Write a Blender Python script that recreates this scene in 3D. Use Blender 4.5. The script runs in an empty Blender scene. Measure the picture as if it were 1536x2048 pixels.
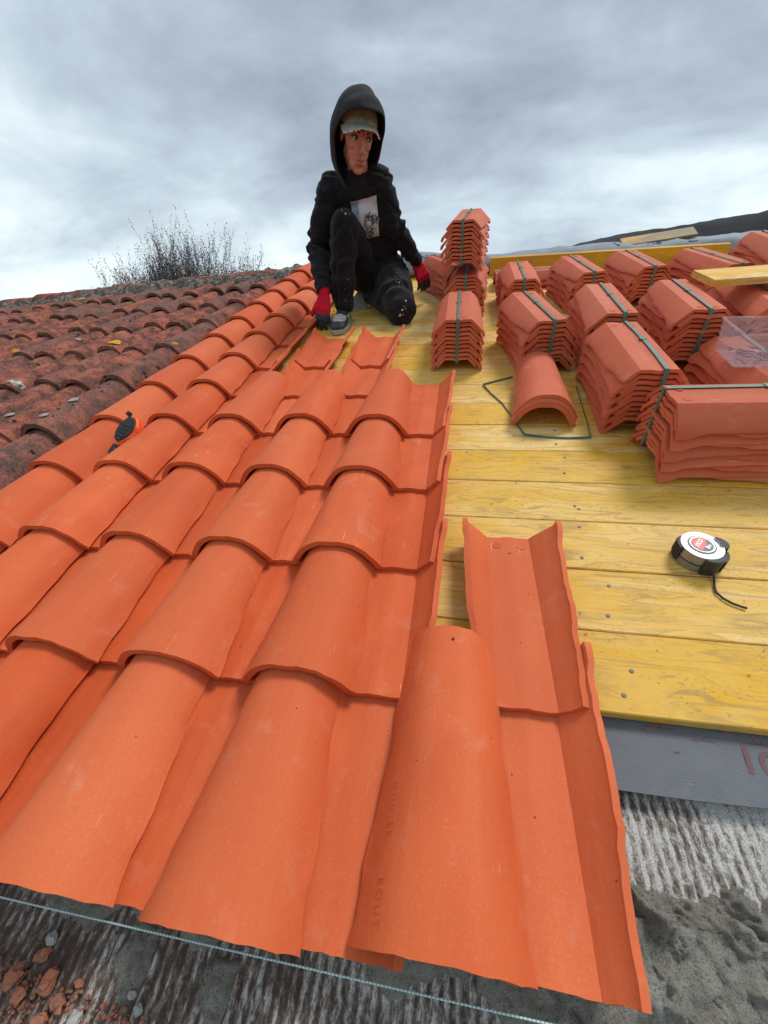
import bpy, bmesh, math, random
from mathutils import Vector, Matrix, noise
from mathutils.bvhtree import BVHTree
R = math.radians
random.seed(7)
C = bpy.context.scene.collection
scn = bpy.context.scene

# ------------------------------------------------------------------ camera
PITCH = R(17.0)                      # roof slope
RM = Matrix.Rotation(PITCH, 4, 'X')  # roof frame (u right, v up the slope, w out) -> world
CAM_H, FPX = 0.66, 794.0
u_ = Vector((0.98468067, -0.04195388, 0.16924494))
v_ = Vector((0.15296385, 0.67376936, -0.72293631))
w_ = Vector((-0.08370207, 0.73774977, 0.66986509))
cam = bpy.data.cameras.new('camera')
cam.sensor_fit = 'HORIZONTAL'; cam.sensor_width = 36; cam.lens = 36 * FPX / 1536
cam.clip_start = 0.01; cam.clip_end = 3000
co = bpy.data.objects.new('camera', cam); C.objects.link(co)
rot = Matrix((u_, v_, w_)).to_4x4()
co.matrix_world = RM @ Matrix.Translation((0, 0, CAM_H)) @ rot
scn.camera = co

# ------------------------------------------------------------------ world
SUN_EL, SUN_AZ = R(60), R(48)       # azimuth from +Y towards +X
wd = bpy.data.worlds.new('World'); scn.world = wd; wd.use_nodes = True
nt = wd.node_tree; N = nt.nodes; L = nt.links
for n in list(N): N.remove(n)
out = N.new('ShaderNodeOutputWorld')
sky = N.new('ShaderNodeTexSky'); sky.sky_type = 'NISHITA'; sky.sun_disc = False
sky.sun_elevation = SUN_EL; sky.sun_rotation = SUN_AZ
b1 = N.new('ShaderNodeBackground'); b1.inputs[1].default_value = 0.09
L.new(sky.outputs[0], b1.inputs[0])
tc = N.new('ShaderNodeTexCoord'); sep = N.new('ShaderNodeSeparateXYZ'); L.new(tc.outputs['Generated'], sep.inputs[0])
def wm(op, a, b=None, clamp=False):
    m = N.new('ShaderNodeMath'); m.operation = op; m.use_clamp = clamp
    for i, x in enumerate((a, b)):
        if x is None: continue
        if isinstance(x, (int, float)): m.inputs[i].default_value = x
        else: L.new(x, m.inputs[i])
    return m.outputs[0]
zz = wm('MAXIMUM', sep.outputs[2], 0.0)
den = wm('ADD', zz, 0.38)
cx = wm('DIVIDE', sep.outputs[0], den); cy = wm('DIVIDE', sep.outputs[1], den)
cmb = N.new('ShaderNodeCombineXYZ'); L.new(cx, cmb.inputs[0]); L.new(cy, cmb.inputs[1])
def wnoise(scale, det, rough, dist, off, sx=1.0, sy=1.0, rotz=0.0):
    mp = N.new('ShaderNodeMapping'); mp.inputs['Location'].default_value = off
    mp.inputs['Scale'].default_value = (sx, sy, 1); mp.inputs['Rotation'].default_value = (0, 0, rotz)
    L.new(cmb.outputs[0], mp.inputs[0])
    t = N.new('ShaderNodeTexNoise'); t.inputs['Scale'].default_value = scale; t.inputs['Detail'].default_value = det
    t.inputs['Roughness'].default_value = rough; t.inputs['Distortion'].default_value = dist
    L.new(mp.outputs[0], t.inputs['Vector']); return t.outputs[0]
def wramp(src, stops):
    r = N.new('ShaderNodeValToRGB'); L.new(src, r.inputs[0]); e = r.color_ramp.elements
    while len(e) < len(stops): e.new(0.5)
    for i, (p, c) in enumerate(stops): e[i].position = p; e[i].color = (*c, 1)
    return r.outputs[0]
n1 = wnoise(0.95, 5, 0.5, 0.2, (1.9, 5.2, 0), 0.8, 1.15, R(12))
n2 = wnoise(2.6, 8, 0.58, 0.3, (7.1, 4.4, 2), 0.85, 1.2, R(12))
nn = wm('ADD', wm('MULTIPLY', n1, 0.60), wm('MULTIPLY', n2, 0.40))
# overcast thins towards the horizon
hz = wm('SUBTRACT', 1.0, wm('MULTIPLY', zz, 2.6), True)
val = wm('ADD', nn, wm('MULTIPLY', wm('POWER', hz, 1.3), 0.17))
ccol = wramp(val, [(0.37, (0.225, 0.265, 0.325)), (0.46, (0.335, 0.39, 0.455)), (0.54, (0.45, 0.53, 0.59)), (0.62, (0.61, 0.70, 0.74)), (0.73, (0.86, 0.90, 0.905))])
b2 = N.new('ShaderNodeBackground'); L.new(ccol, b2.inputs[0]); b2.inputs[1].default_value = 0.90
mx = N.new('ShaderNodeMixShader'); mx.inputs[0].default_value = 0.93
L.new(b1.outputs[0], mx.inputs[1]); L.new(b2.outputs[0], mx.inputs[2]); L.new(mx.outputs[0], out.inputs[0])
sd = bpy.data.lights.new('sun', 'SUN'); sd.energy = 1.5; sd.angle = R(18); sd.color = (1.0, 0.97, 0.93)
so = bpy.data.objects.new('sun', sd); C.objects.link(so)
sdir = Vector((math.sin(SUN_AZ) * math.cos(SUN_EL), math.cos(SUN_AZ) * math.cos(SUN_EL), math.sin(SUN_EL)))
so.rotation_euler = sdir.to_track_quat('Z', 'Y').to_euler()
scn.view_settings.view_transform = 'Standard'; scn.view_settings.look = 'None'
scn.view_settings.gamma = 1; scn.view_settings.exposure = 0.62; scn.view_settings.use_curve_mapping = False
scn.cycles.max_bounces = 6; scn.cycles.transparent_max_bounces = 12

# ------------------------------------------------------------------ materials
class Mat:
    def __init__(s, name, rough=0.8):
        s.m = bpy.data.materials.new(name); s.m.use_nodes = True; s.nt = s.m.node_tree
        s.N = s.nt.nodes; s.L = s.nt.links; s.p = s.N['Principled BSDF']
        s.p.inputs['Roughness'].default_value = rough; s.out = s.N['Material Output']
        s._co = None
    def link(s, a, b):
        if hasattr(a, 'default_value') or hasattr(a, 'links'): s.L.new(a, b)
        else: b.default_value = a
    def coords(s, scale=(1, 1, 1), per_object=True, kind='Object', loc=(0, 0, 0), rot=(0, 0, 0)):
        t = s.N.new('ShaderNodeTexCoord'); v = t.outputs[kind]
        if per_object:
            oi = s.N.new('ShaderNodeObjectInfo'); mu = s.N.new('ShaderNodeVectorMath'); mu.operation = 'MULTIPLY_ADD'
            cb = s.N.new('ShaderNodeCombineXYZ')
            for i, k in enumerate((13.7, 31.1, 57.3)):
                q = s.math('MULTIPLY', oi.outputs['Random'], k); s.L.new(q, cb.inputs[i])
            ad = s.N.new('ShaderNodeVectorMath'); ad.operation = 'ADD'
            s.L.new(v, ad.inputs[0]); s.L.new(cb.outputs[0], ad.inputs[1]); v = ad.outputs[0]
        mp = s.N.new('ShaderNodeMapping'); mp.inputs['Scale'].default_value = scale
        mp.inputs['Location'].default_value = loc; mp.inputs['Rotation'].default_value = rot
        s.L.new(v, mp.inputs[0]); return mp.outputs[0]
    def rand(s): return s.N.new('ShaderNodeObjectInfo').outputs['Random']
    def math(s, op, a, b=0.0, clamp=False):
        m = s.N.new('ShaderNodeMath'); m.operation = op; m.use_clamp = clamp
        for i, x in enumerate((a, b)):
            if isinstance(x, (int, float)): m.inputs[i].default_value = x
            else: s.L.new(x, m.inputs[i])
        return m.outputs[0]
    def noise(s, co, scale, det=4, rough=0.55, dist=0.0):
        t = s.N.new('ShaderNodeTexNoise'); s.L.new(co, t.inputs['Vector'])
        t.inputs['Scale'].default_value = scale; t.inputs['Detail'].default_value = det
        t.inputs['Roughness'].default_value = rough; t.inputs['Distortion'].default_value = dist
        return t.outputs[0]
    def voro(s, co, scale, feature='F1', rnd=1.0):
        t = s.N.new('ShaderNodeTexVoronoi'); t.feature = feature; s.L.new(co, t.inputs['Vector'])
        t.inputs['Scale'].default_value = scale; t.inputs['Randomness'].default_value = rnd; return t
    def ramp(s, src, stops, interp='LINEAR'):
        r = s.N.new('ShaderNodeValToRGB'); s.L.new(src, r.inputs[0]); e = r.color_ramp.elements
        r.color_ramp.interpolation = interp
        while len(e) < len(stops): e.new(0.5)
        for i, (p, c) in enumerate(stops):
            if isinstance(c, (int, float)): c = (c, c, c)
            e[i].position = p; e[i].color = (*c, 1)
        return r.outputs[0]
    def mix(s, f, a, b, mode='MIX'):
        m = s.N.new('ShaderNodeMix'); m.data_type = 'RGBA'; m.blend_type = mode
        for sock, x in ((m.inputs[0], f), (m.inputs[6], a), (m.inputs[7], b)):
            if isinstance(x, (int, float)): sock.default_value = x
            elif isinstance(x, tuple): sock.default_value = (*x, 1)
            else: s.L.new(x, sock)
        return m.outputs[2]
    def color(s, c):
        if isinstance(c, tuple): s.p.inputs['Base Color'].default_value = (*c, 1)
        else: s.L.new(c, s.p.inputs['Base Color'])
        return s
    def bump(s, h, dist=0.001, strength=1.0):
        b = s.N.new('ShaderNodeBump'); b.inputs['Distance'].default_value = dist; b.inputs['Strength'].default_value = strength
        s.L.new(h, b.inputs['Height']); s.L.new(b.outputs[0], s.p.inputs['Normal']); return s

def m_tile(name, base, dark, dusty, dust_amt):
    M = Mat(name, 0.72); co = M.coords()
    big = M.noise(co, 7, 3, 0.5, 0.3)
    c = M.mix(M.ramp(big, [(0.3, 0.0), (0.7, 1.0)]), dark, base)
    st = M.noise(M.coords((9, 1.3, 9)), 5, 4, 0.6)
    c = M.mix(M.ramp(st, [(0.48, 0.0), (0.75, 0.45)]), c, dusty)
    r = M.rand()
    c = M.mix(M.math('MULTIPLY', M.math('ABSOLUTE', M.math('SUBTRACT', r, 0.5)), 1.35), c, dusty)
    dn = M.noise(M.coords((1, 1, 1)), 17, 6, 0.65, 0.6)
    c = M.mix(M.math('MULTIPLY', M.ramp(dn, [(0.58, 0.0), (0.74, 1.0)]), dust_amt), c, (0.74, 0.42, 0.30))
    # thin pale scratches running down the tile
    sc = M.noise(M.coords((75, 4.2, 75)), 3.2, 2, 0.5)
    sm = M.noise(M.coords((1, 1, 1), loc=(3, 1, 2)), 9, 2, 0.5)
    sf = M.math('MULTIPLY', M.ramp(sc, [(0.715, 0.0), (0.745, 1.0)]), M.ramp(sm, [(0.53, 0.0), (0.60, 0.75)]))
    c = M.mix(sf, c, (0.88, 0.50, 0.28))
    c = M.mix(M.ramp(M.noise(co, 260, 3, 0.7), [(0.34, 0.22), (0.5, 0.0)]), c, dark)
    c = M.mix(M.ramp(M.noise(M.coords(loc=(7, 7, 7)), 330, 2, 0.6), [(0.60, 0.0), (0.70, 0.22)]), c, (0.80, 0.36, 0.20))
    kc = M.noise(M.coords((1, .5, 1), loc=(2, 6, 4)), 3.2, 2, 0.4)
    c = M.mix(M.ramp(kc, [(0.45, 0.0), (0.66, 0.35)]), c, tuple(x * .8 for x in dark))
    r2 = M.math('FRACT', M.math('MULTIPLY', r, 7.31))
    c = M.mix(M.ramp(r2, [(0.0, 0.0), (1.0, 0.5)]), c, tuple(x * .84 for x in dark))
    # pits and specks
    vd = M.voro(co, 42).outputs['Distance']
    vs = M.noise(M.coords((1, 1, 1), loc=(9, 2, 4)), 22, 1)
    pf = M.math('MULTIPLY', M.ramp(vd, [(0.045, 1.0), (0.075, 0.0)]), M.ramp(vs, [(0.56, 0.0), (0.60, 0.8)]))
    c = M.mix(pf, c, (0.10, 0.03, 0.02))
    M.color(c)
    fine = M.noise(co, 900, 2, 0.7); mid = M.noise(M.coords((3, 0.6, 3)), 30, 3)
    h = M.math('ADD', M.math('MULTIPLY', fine, 0.35), M.math('MULTIPLY', mid, 0.9))
    h = M.math('SUBTRACT', h, M.math('MULTIPLY', pf, 0.8))
    M.bump(h, 0.0011, 0.7); M.p.inputs['Specular IOR Level'].default_value = 0.3
    return M.m
TILE = m_tile('new_clay', (0.715, 0.125, 0.030), (0.56, 0.078, 0.016), (0.72, 0.185, 0.070), 0.24)
TILE_ST = m_tile('stacked_clay', (0.71, 0.155, 0.068), (0.54, 0.098, 0.038), (0.64, 0.195, 0.11), 0.34)

def m_old():
    M = Mat('weathered_clay', 0.95); co = M.coords()
    a = M.noise(co, 14, 8, 0.7, 0.4)
    c = M.ramp(a, [(0.36, (0.055, 0.036, 0.030)), (0.47, (0.20, 0.075, 0.052)), (0.57, (0.40, 0.118, 0.074)), (0.72, (0.44, 0.18, 0.125))])
    r = M.rand()
    c = M.mix(M.math('MULTIPLY', M.ramp(r, [(.3, 0.0), (1.0, 1.0)]), 0.65), c, (0.17, 0.105, 0.088))
    f = M.noise(co, 120, 4, 0.7)
    c = M.mix(M.ramp(f, [(0.40, 0.6), (0.52, 0.0)]), c, (0.06, 0.042, 0.036))
    c = M.mix(M.ramp(M.noise(M.coords((1, 1, 1), loc=(4, 4, 4)), 170, 2, 0.6), [(0.60, 0.0), (0.72, 0.45)]), c, (0.36, 0.25, 0.21))
    # dark lichen blots
    v = M.voro(M.coords(loc=(2, 0, 0)), 26); w = M.noise(co, 60, 3)
    d = M.math('ADD', v.outputs['Distance'], M.math('MULTIPLY', M.math('SUBTRACT', w, 0.5), 0.5))
    g = M.noise(M.coords(loc=(1, 5, 0)), 8, 2)
    c = M.mix(M.math('MULTIPLY', M.ramp(d, [(0.16, 1.0), (0.26, 0.0)]), M.ramp(g, [(0.47, 0.0), (0.55, 0.95)])), c, (0.016, 0.014, 0.012))
    # pale and yellow lichen discs
    v = M.voro(M.coords(loc=(8, 3, 1)), 11); d = M.math('ADD', v.outputs['Distance'], M.math('MULTIPLY', M.math('SUBTRACT', w, 0.5), 0.22))
    sepc = M.N.new('ShaderNodeSeparateColor'); M.L.new(v.outputs['Color'], sepc.inputs[0])
    c = M.mix(M.math('MULTIPLY', M.ramp(d, [(0.10, 1.0), (0.15, 0.0)]), M.ramp(sepc.outputs[0], [(0.90, 0.0), (0.92, 0.75)])), c, (0.42, 0.38, 0.34))
    c = M.mix(M.math('MULTIPLY', M.ramp(d, [(0.16, 1.0), (0.22, 0.0)]), M.ramp(sepc.outputs[1], [(0.965, 0.0), (0.975, 0.9)])), c, (0.52, 0.25, 0.02))
    M.color(c)
    M.bump(M.math('ADD', f, a), 0.0035, 0.9); M.p.inputs['Specular IOR Level'].default_value = 0.15
    return M.m
OLD = m_old()

def m_wood(name, pale, rich, edge=False):
    M = Mat(name, 0.62); r = M.rand()
    warp = M.noise(M.coords((1.2, 7, 7)), 2.2, 3, 0.5)
    kv = M.voro(M.coords((1.0, 2.1, 2.1), loc=(.3, .7, 0)), 2.3)
    kd = kv.outputs['Distance']
    sk = M.N.new('ShaderNodeSeparateColor'); M.L.new(kv.outputs['Color'], sk.inputs[0])
    kon = M.ramp(sk.outputs[0], [(0.25, 0.0), (0.28, 1.0)])
    # grain: stretched noise, bent round knots
    co = M.coords((0.55, 11, 11))
    va = M.N.new('ShaderNodeVectorMath'); va.operation = 'ADD'; cb = M.N.new('ShaderNodeCombineXYZ')
    bend = M.math('MULTIPLY', M.ramp(kd, [(0.0, 1.0), (0.22, 0.0)]), kon)
    M.L.new(M.math('ADD', M.math('MULTIPLY', warp, 2.2), M.math('MULTIPLY', bend, 0.9)), cb.inputs[1])
    M.L.new(co, va.inputs[0]); M.L.new(cb.outputs[0], va.inputs[1])
    g = M.noise(va.outputs[0], 2.6, 6, 0.62, 0.2)
    g2 = M.noise(va.outputs[0], 11, 4, 0.6)
    c = M.mix(M.ramp(g, [(0.36, 0.0), (0.62, 1.0)]), rich, pale)
    c = M.mix(M.math('MULTIPLY', M.ramp(r, [(0.35, 0.0), (0.85, 1.0)]), 0.85), c, rich)
    stain = M.noise(M.coords((1.0, 2.2, 2.2), loc=(5, 5, 5)), 3.0, 4, 0.6, 0.8)
    c = M.mix(M.ramp(stain, [(0.50, 0.0), (0.63, 0.85)]), c, (0.71, 0.375, 0.010))
    c = M.mix(M.ramp(g2, [(0.34, 0.75), (0.50, 0.0)]), c, (0.40, 0.24, 0.07))
    grey = M.noise(M.coords((3.0, 9, 9), loc=(1, 2, 7)), 3.6, 6, 0.72)
    c = M.mix(M.ramp(grey, [(0.56, 0.0), (0.72, 0.5)]), c, (0.34, 0.27, 0.15))
    c = M.mix(M.ramp(M.noise(M.coords((2.0, 3.0, 3.0), loc=(6, 1, 1)), 2.2, 6, 0.75), [(0.58, 0.0), (0.72, 0.28)]), c, (0.62, 0.26, 0.12))
    # fine dark mould specks
    sp = M.noise(M.coords((60, 130, 130)), 2.4, 3, 0.7); sg = M.noise(M.coords((2.4, 4, 4), loc=(3, 3, 1)), 2.5, 3, 0.6)
    c = M.mix(M.math('MULTIPLY', M.ramp(sp, [(0.56, 0.0), (0.68, 0.8)]), M.ramp(sg, [(0.44, 0.0), (0.62, 1.0)])), c, (0.20, 0.14, 0.07))
    kn = M.math('ADD', kd, M.math('MULTIPLY', M.math('SUBTRACT', g2, 0.5), 0.03))
    c = M.mix(M.math('MULTIPLY', M.ramp(kn, [(0.035, 1.0), (0.062, 0.0)]), M.math('MULTIPLY', kon, 0.85)), c, (0.33, 0.13, 0.035))
    c = M.mix(M.math('MULTIPLY', M.ramp(kn, [(0.012, 1.0), (0.028, 0.0)]), M.math('MULTIPLY', kon, 0.8)), c, (0.10, 0.04, 0.02))
    M.color(c); M.bump(M.math('ADD', g, g2), 0.0012, 0.6); M.p.inputs['Specular IOR Level'].default_value = 0.25
    return M.m
WOOD = m_wood('yellow_treated_pine', (0.83, 0.58, 0.24), (0.71, 0.40, 0.045))
BEAMW = m_wood('orange_treated_pine', (0.60, 0.36, 0.035), (0.52, 0.27, 0.012))
GREYW = m_wood('old_pine', (0.32, 0.24, 0.15), (0.25, 0.18, 0.10))

def m_simple(name, col, rough=0.7, metal=0.0, bumpsc=None, bd=0.0005, var=None, vs=20, spec=0.4):
    M = Mat(name, rough); M.p.inputs['Metallic'].default_value = metal; M.p.inputs['Specular IOR Level'].default_value = spec
    co = M.coords()
    c = M.mix(M.ramp(M.noise(co, vs, 5, 0.6), [(0.35, 0.0), (0.68, 1.0)]), col, var if var else tuple(min(1, x * 1.25 + .004) for x in col))
    M.color(c)
    if bumpsc: M.bump(M.noise(co, bumpsc, 4, 0.6), bd)
    return M.m
STRAP = m_simple('green_strap_plastic', (0.05, 0.14, 0.10), 0.45, var=(0.10, 0.20, 0.155), vs=60, bumpsc=500, bd=.0002)
NAILM = m_simple('nail_steel', (0.17, 0.17, 0.18), 0.6, 0.3, var=(0.09, 0.09, 0.095), vs=300)
CHROME = m_simple('scuffed_chrome', (0.36, 0.37, 0.385), 0.45, 0.7, var=(0.26, 0.27, 0.28), vs=90)
RUBBER = m_simple('black_rubber', (0.018, 0.018, 0.018), 0.55, bumpsc=300, var=(0.035, 0.034, 0.034), vs=90)
RED = m_simple('red_print', (0.62, 0.045, 0.018), 0.4)
WHITE = m_simple('white_print', (0.85, 0.85, 0.85), 0.5)
BLACKP = m_simple('black_print', (0.02, 0.02, 0.02), 0.4)
ORANGE = m_simple('orange_plastic', (0.80, 0.12, 0.03), 0.45)
REDINK = m_simple('faded_red_ink', (0.17, 0.075, 0.075), 0.8, var=(0.12, 0.085, 0.09), vs=120)
BLUEINK = m_simple('blue_ink', (0.07, 0.16, 0.34), 0.8, var=(0.10, 0.20, 0.38), vs=90)
GLOVE_R = m_simple('red_knit', (0.52, 0.005, 0.022), 0.85, bumpsc=650, bd=.0014, var=(0.66, 0.012, 0.035), vs=70, spec=.2)
GLOVE_B = m_simple('black_latex', (0.018, 0.018, 0.022), 0.55, bumpsc=240, bd=.0012, var=(0.05, 0.05, 0.058), vs=80)
SHOE_W = m_simple('dirty_white_leather', (0.50, 0.48, 0.44), 0.6, bumpsc=260, bd=.0008, var=(0.27, 0.25, 0.23), vs=60)
SHOE_B = m_simple('dark_grey_leather', (0.022, 0.023, 0.025), 0.55, bumpsc=260, bd=.0008, var=(0.05, 0.05, 0.052), vs=60)
SOLE = m_simple('worn_rubber_sole', (0.42, 0.39, 0.34), 0.7, var=(0.27, 0.25, 0.22), vs=60)
CAPM = m_simple('faded_canvas', (0.24, 0.24, 0.20), 0.95, bumpsc=500, bd=.001, var=(0.36, 0.36, 0.31), vs=45)
FRAY = m_simple('frayed_thread', (0.62, 0.60, 0.52), 0.95)
HAIR = m_simple('dark_hair', (0.018, 0.011, 0.008), 0.6)
EYEW = m_simple('eye_white', (0.36, 0.30, 0.27), 0.25)
EYED = m_simple('eye_iris', (0.03, 0.016, 0.01), 0.2)
LIPM = m_simple('lip_skin', (0.40, 0.105, 0.10), 0.5, var=(0.34, 0.08, 0.075), vs=200)
BARK = m_simple('twig_bark', (0.17, 0.14, 0.125), 0.9, var=(0.11, 0.085, 0.075), vs=8)
BUD = m_simple('dark_buds', (0.05, 0.032, 0.028), 0.9)
LICH = m_simple('yellow_lichen', (0.55, 0.29, 0.02), 0.95, bumpsc=300, bd=.003, var=(0.62, 0.38, 0.05), vs=90)
LICHW = m_simple('pale_lichen', (0.40, 0.38, 0.34), 0.95, bumpsc=300, bd=.003, var=(0.26, 0.23, 0.20), vs=120)
MOSS = m_simple('moss', (0.045, 0.055, 0.018), 1.0, bumpsc=200, bd=.006, var=(0.10, 0.105, 0.04), vs=40)
def m_skin():
    M = Mat('skin', 0.5); co = M.coords(per_object=False)
    c = M.mix(M.ramp(M.noise(co, 45, 5, 0.6), [(0.35, 0.0), (0.7, 1.0)]), (0.53, 0.235, 0.165), (0.41, 0.145, 0.10))
    c = M.mix(M.ramp(M.voro(co, 190).outputs['Distance'], [(0.10, 0.4), (0.22, 0.0)]), c, (0.36, 0.13, 0.085))
    M.color(c); M.p.inputs['Subsurface Weight'].default_value = 0.08; M.p.inputs['Subsurface Radius'].default_value = (.02, .008, .004)
    M.bump(M.noise(co, 500, 3), 0.0004); return M.m
SKIN = m_skin()
def m_cloth(name, a, b, splash):
    M = Mat(name, 0.93); co = M.coords(per_object=False)
    c = M.mix(M.ramp(M.noise(co, 9, 5, 0.65), [(0.35, 0.0), (0.72, 1.0)]), a, b)
    if splash:
        n = M.noise(co, 55, 3, 0.6, 0.5); g = M.noise(M.coords(per_object=False, loc=(1, 2, 3)), 7, 2)
        c = M.mix(M.math('MULTIPLY', M.ramp(n, [(0.70, 0.0), (0.73, 0.8)]), M.ramp(g, [(0.5, 0.0), (0.56, 1.0)])), c, (0.38, 0.36, 0.34))
    M.color(c); M.bump(M.math('ADD', M.noise(co, 1200, 2), M.math('MULTIPLY', M.noise(co, 60, 4), 1.5)), 0.0015, 0.7)
    M.p.inputs['Specular IOR Level'].default_value = 0.12
    M.p.inputs['Sheen Weight'].default_value = 0.08
    return M.m
HOODIE = m_cloth('black_fleece', (0.010, 0.010, 0.012), (0.019, 0.019, 0.021), False)
HOODF = m_cloth('washed_black_fleece', (0.017, 0.017, 0.020), (0.032, 0.030, 0.034), False)
TROUS = m_cloth('black_work_cotton', (0.010, 0.009, 0.011), (0.021, 0.018, 0.021), True)
def m_print():
    M = Mat('faded_photo_print', 0.8); co = M.coords(per_object=False)
    n = M.noise(co, 60, 5, 0.7, 1.5)
    c = M.ramp(n, [(0.42, (0.03, 0.03, 0.035)), (0.5, (0.16, 0.16, 0.17)), (0.56, (0.42, 0.42, 0.43))])
    M.color(c); return M.m
PRINTD = m_print()
PRINTW = m_simple('pale_print', (0.56, 0.56, 0.60), 0.8, var=(0.42, 0.43, 0.47), vs=14)
PRINTB = m_simple('blue_grey_print', (0.20, 0.24, 0.30), 0.8, var=(0.34, 0.38, 0.44), vs=30)

def m_membrane(name, a, b):
    M = Mat(name, 0.7); co = M.coords(per_object=False)
    c = M.mix(M.ramp(M.noise(co, 12, 6, 0.7), [(0.3, 0.0), (0.7, 1.0)]), a, b)
    ck = M.N.new('ShaderNodeTexChecker'); M.L.new(M.coords((1, 1, 1), False, rot=(0, 0, R(45))), ck.inputs[0]); ck.inputs['Scale'].default_value = 420
    c = M.mix(M.math('MULTIPLY', ck.outputs['Fac'], 0.16), c, tuple(x * 2.2 for x in b))
    c = M.mix(M.ramp(M.noise(co, 260, 2), [(0.72, 0.0), (0.76, 0.7)]), c, (0.45, 0.42, 0.40))
    M.color(c); M.bump(M.math('ADD', ck.outputs['Fac'], M.math('MULTIPLY', M.noise(co, 18, 4), 4)), 0.0012, 0.6)
    return M.m
MEMB = m_membrane('grey_membrane', (0.095, 0.102, 0.115), (0.125, 0.132, 0.145))
MEMBL = m_membrane('light_grey_membrane', (0.20, 0.225, 0.26), (0.27, 0.30, 0.34))
TARP = m_membrane('dark_sheet', (0.036, 0.037, 0.041), (0.062, 0.063, 0.068)); TARP.node_tree.nodes['Principled BSDF'].inputs['Roughness'].default_value = .9; TARP.node_tree.nodes['Principled BSDF'].inputs['Specular IOR Level'].default_value = .12

def m_ribs():
    M = Mat('flaking_whitewashed_block', 0.95); co = M.coords(per_object=False)
    n = M.noise(M.coords((1.5, 0.50, 1), False), 130, 6, 0.72, 0.5); n2 = M.noise(co, 9, 5, 0.65)
    f = M.math('ADD', n, M.math('MULTIPLY', M.math('SUBTRACT', n2, 0.5), 0.75))
    sx = M.N.new('ShaderNodeSeparateXYZ'); M.L.new(co, sx.inputs[0])
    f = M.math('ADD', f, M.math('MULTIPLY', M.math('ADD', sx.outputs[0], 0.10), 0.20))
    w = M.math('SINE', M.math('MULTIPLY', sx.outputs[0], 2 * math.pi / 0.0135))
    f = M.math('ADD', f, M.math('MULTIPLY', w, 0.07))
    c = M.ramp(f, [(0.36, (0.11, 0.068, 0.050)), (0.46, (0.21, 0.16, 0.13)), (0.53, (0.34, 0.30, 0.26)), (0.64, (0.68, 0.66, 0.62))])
    fine = M.noise(co, 380, 4, 0.75)
    c = M.mix(M.ramp(fine, [(0.38, 0.55), (0.52, 0.0)]), c, (0.05, 0.04, 0.034))
    M.color(c); M.bump(M.math('ADD', fine, n), 0.003, 0.9); return M.m
RIBS = m_ribs()
def m_mortar():
    M = Mat('grey_mortar', 0.95); co = M.coords(per_object=False)
    a = M.noise(co, 24, 7, 0.68, 0.4)
    c = M.ramp(a, [(0.30, (0.27, 0.25, 0.21)), (0.5, (0.45, 0.42, 0.355)), (0.7, (0.58, 0.555, 0.48))])
    f = M.noise(co, 420, 4, 0.8)
    c = M.mix(M.ramp(f, [(0.36, 0.7), (0.5, 0.0)]), c, (0.05, 0.045, 0.036))
    c = M.mix(M.ramp(f, [(0.62, 0.0), (0.72, 0.5)]), c, (0.42, 0.40, 0.35))
    M.color(c); M.bump(M.math('ADD', f, M.math('MULTIPLY', a, 2.0)), 0.008, 1.0); return M.m
MORTAR = m_mortar()
def m_wall():
    M = Mat('render_wall', 0.95); co = M.coords(per_object=False)
    M.color(M.mix(M.noise(co, 1.5, 6, 0.7), (0.50, 0.43, 0.33), (0.36, 0.31, 0.25))); M.bump(M.noise(co, 40, 5), 0.01); return M.m
WALL = m_wall()
def m_ground():
    M = Mat('grass_ground', 0.95); co = M.coords(per_object=False)
    M.color(M.ramp(M.noise(co, 0.35, 8, 0.7), [(0.35, (0.045, 0.06, 0.02)), (0.55, (0.08, 0.10, 0.035)), (0.7, (0.14, 0.12, 0.06))])); return M.m
GROUND = m_ground()
def m_clear():
    M = Mat('scuffed_clear_plastic', 0.25)
    tr = M.N.new('ShaderNodeBsdfTransparent'); tr.inputs[0].default_value = (0.97, 0.95, 0.97, 1)
    M.color((0.72, 0.66, 0.69)); M.p.inputs['Specular IOR Level'].default_value = 0.7
    f = M.ramp(M.noise(M.coords((1, 1, 2)), 22, 6, 0.75), [(0.3, 0.09), (0.7, 0.27)])
    mx = M.N.new('ShaderNodeMixShader'); M.L.new(f, mx.inputs[0]); M.L.new(tr.outputs[0], mx.inputs[1]); M.L.new(M.p.outputs[0], mx.inputs[2])
    M.L.new(mx.outputs[0], M.out.inputs[0]); return M.m
CLEAR = m_clear()
def m_string():
    M = Mat('twisted_string', 0.8); sx = M.N.new('ShaderNodeSeparateXYZ'); M.L.new(M.coords(per_object=False), sx.inputs[0])
    w = M.math('SINE', M.math('ADD', M.math('MULTIPLY', sx.outputs[0], 1500), M.math('MULTIPLY', sx.outputs[2], 1800)))
    M.color(M.mix(M.ramp(w, [(0.3, 0.0), (0.7, 1.0)]), (0.30, 0.52, 0.50), (0.78, 0.84, 0.82))); return M.m
STRING = m_string()

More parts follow.
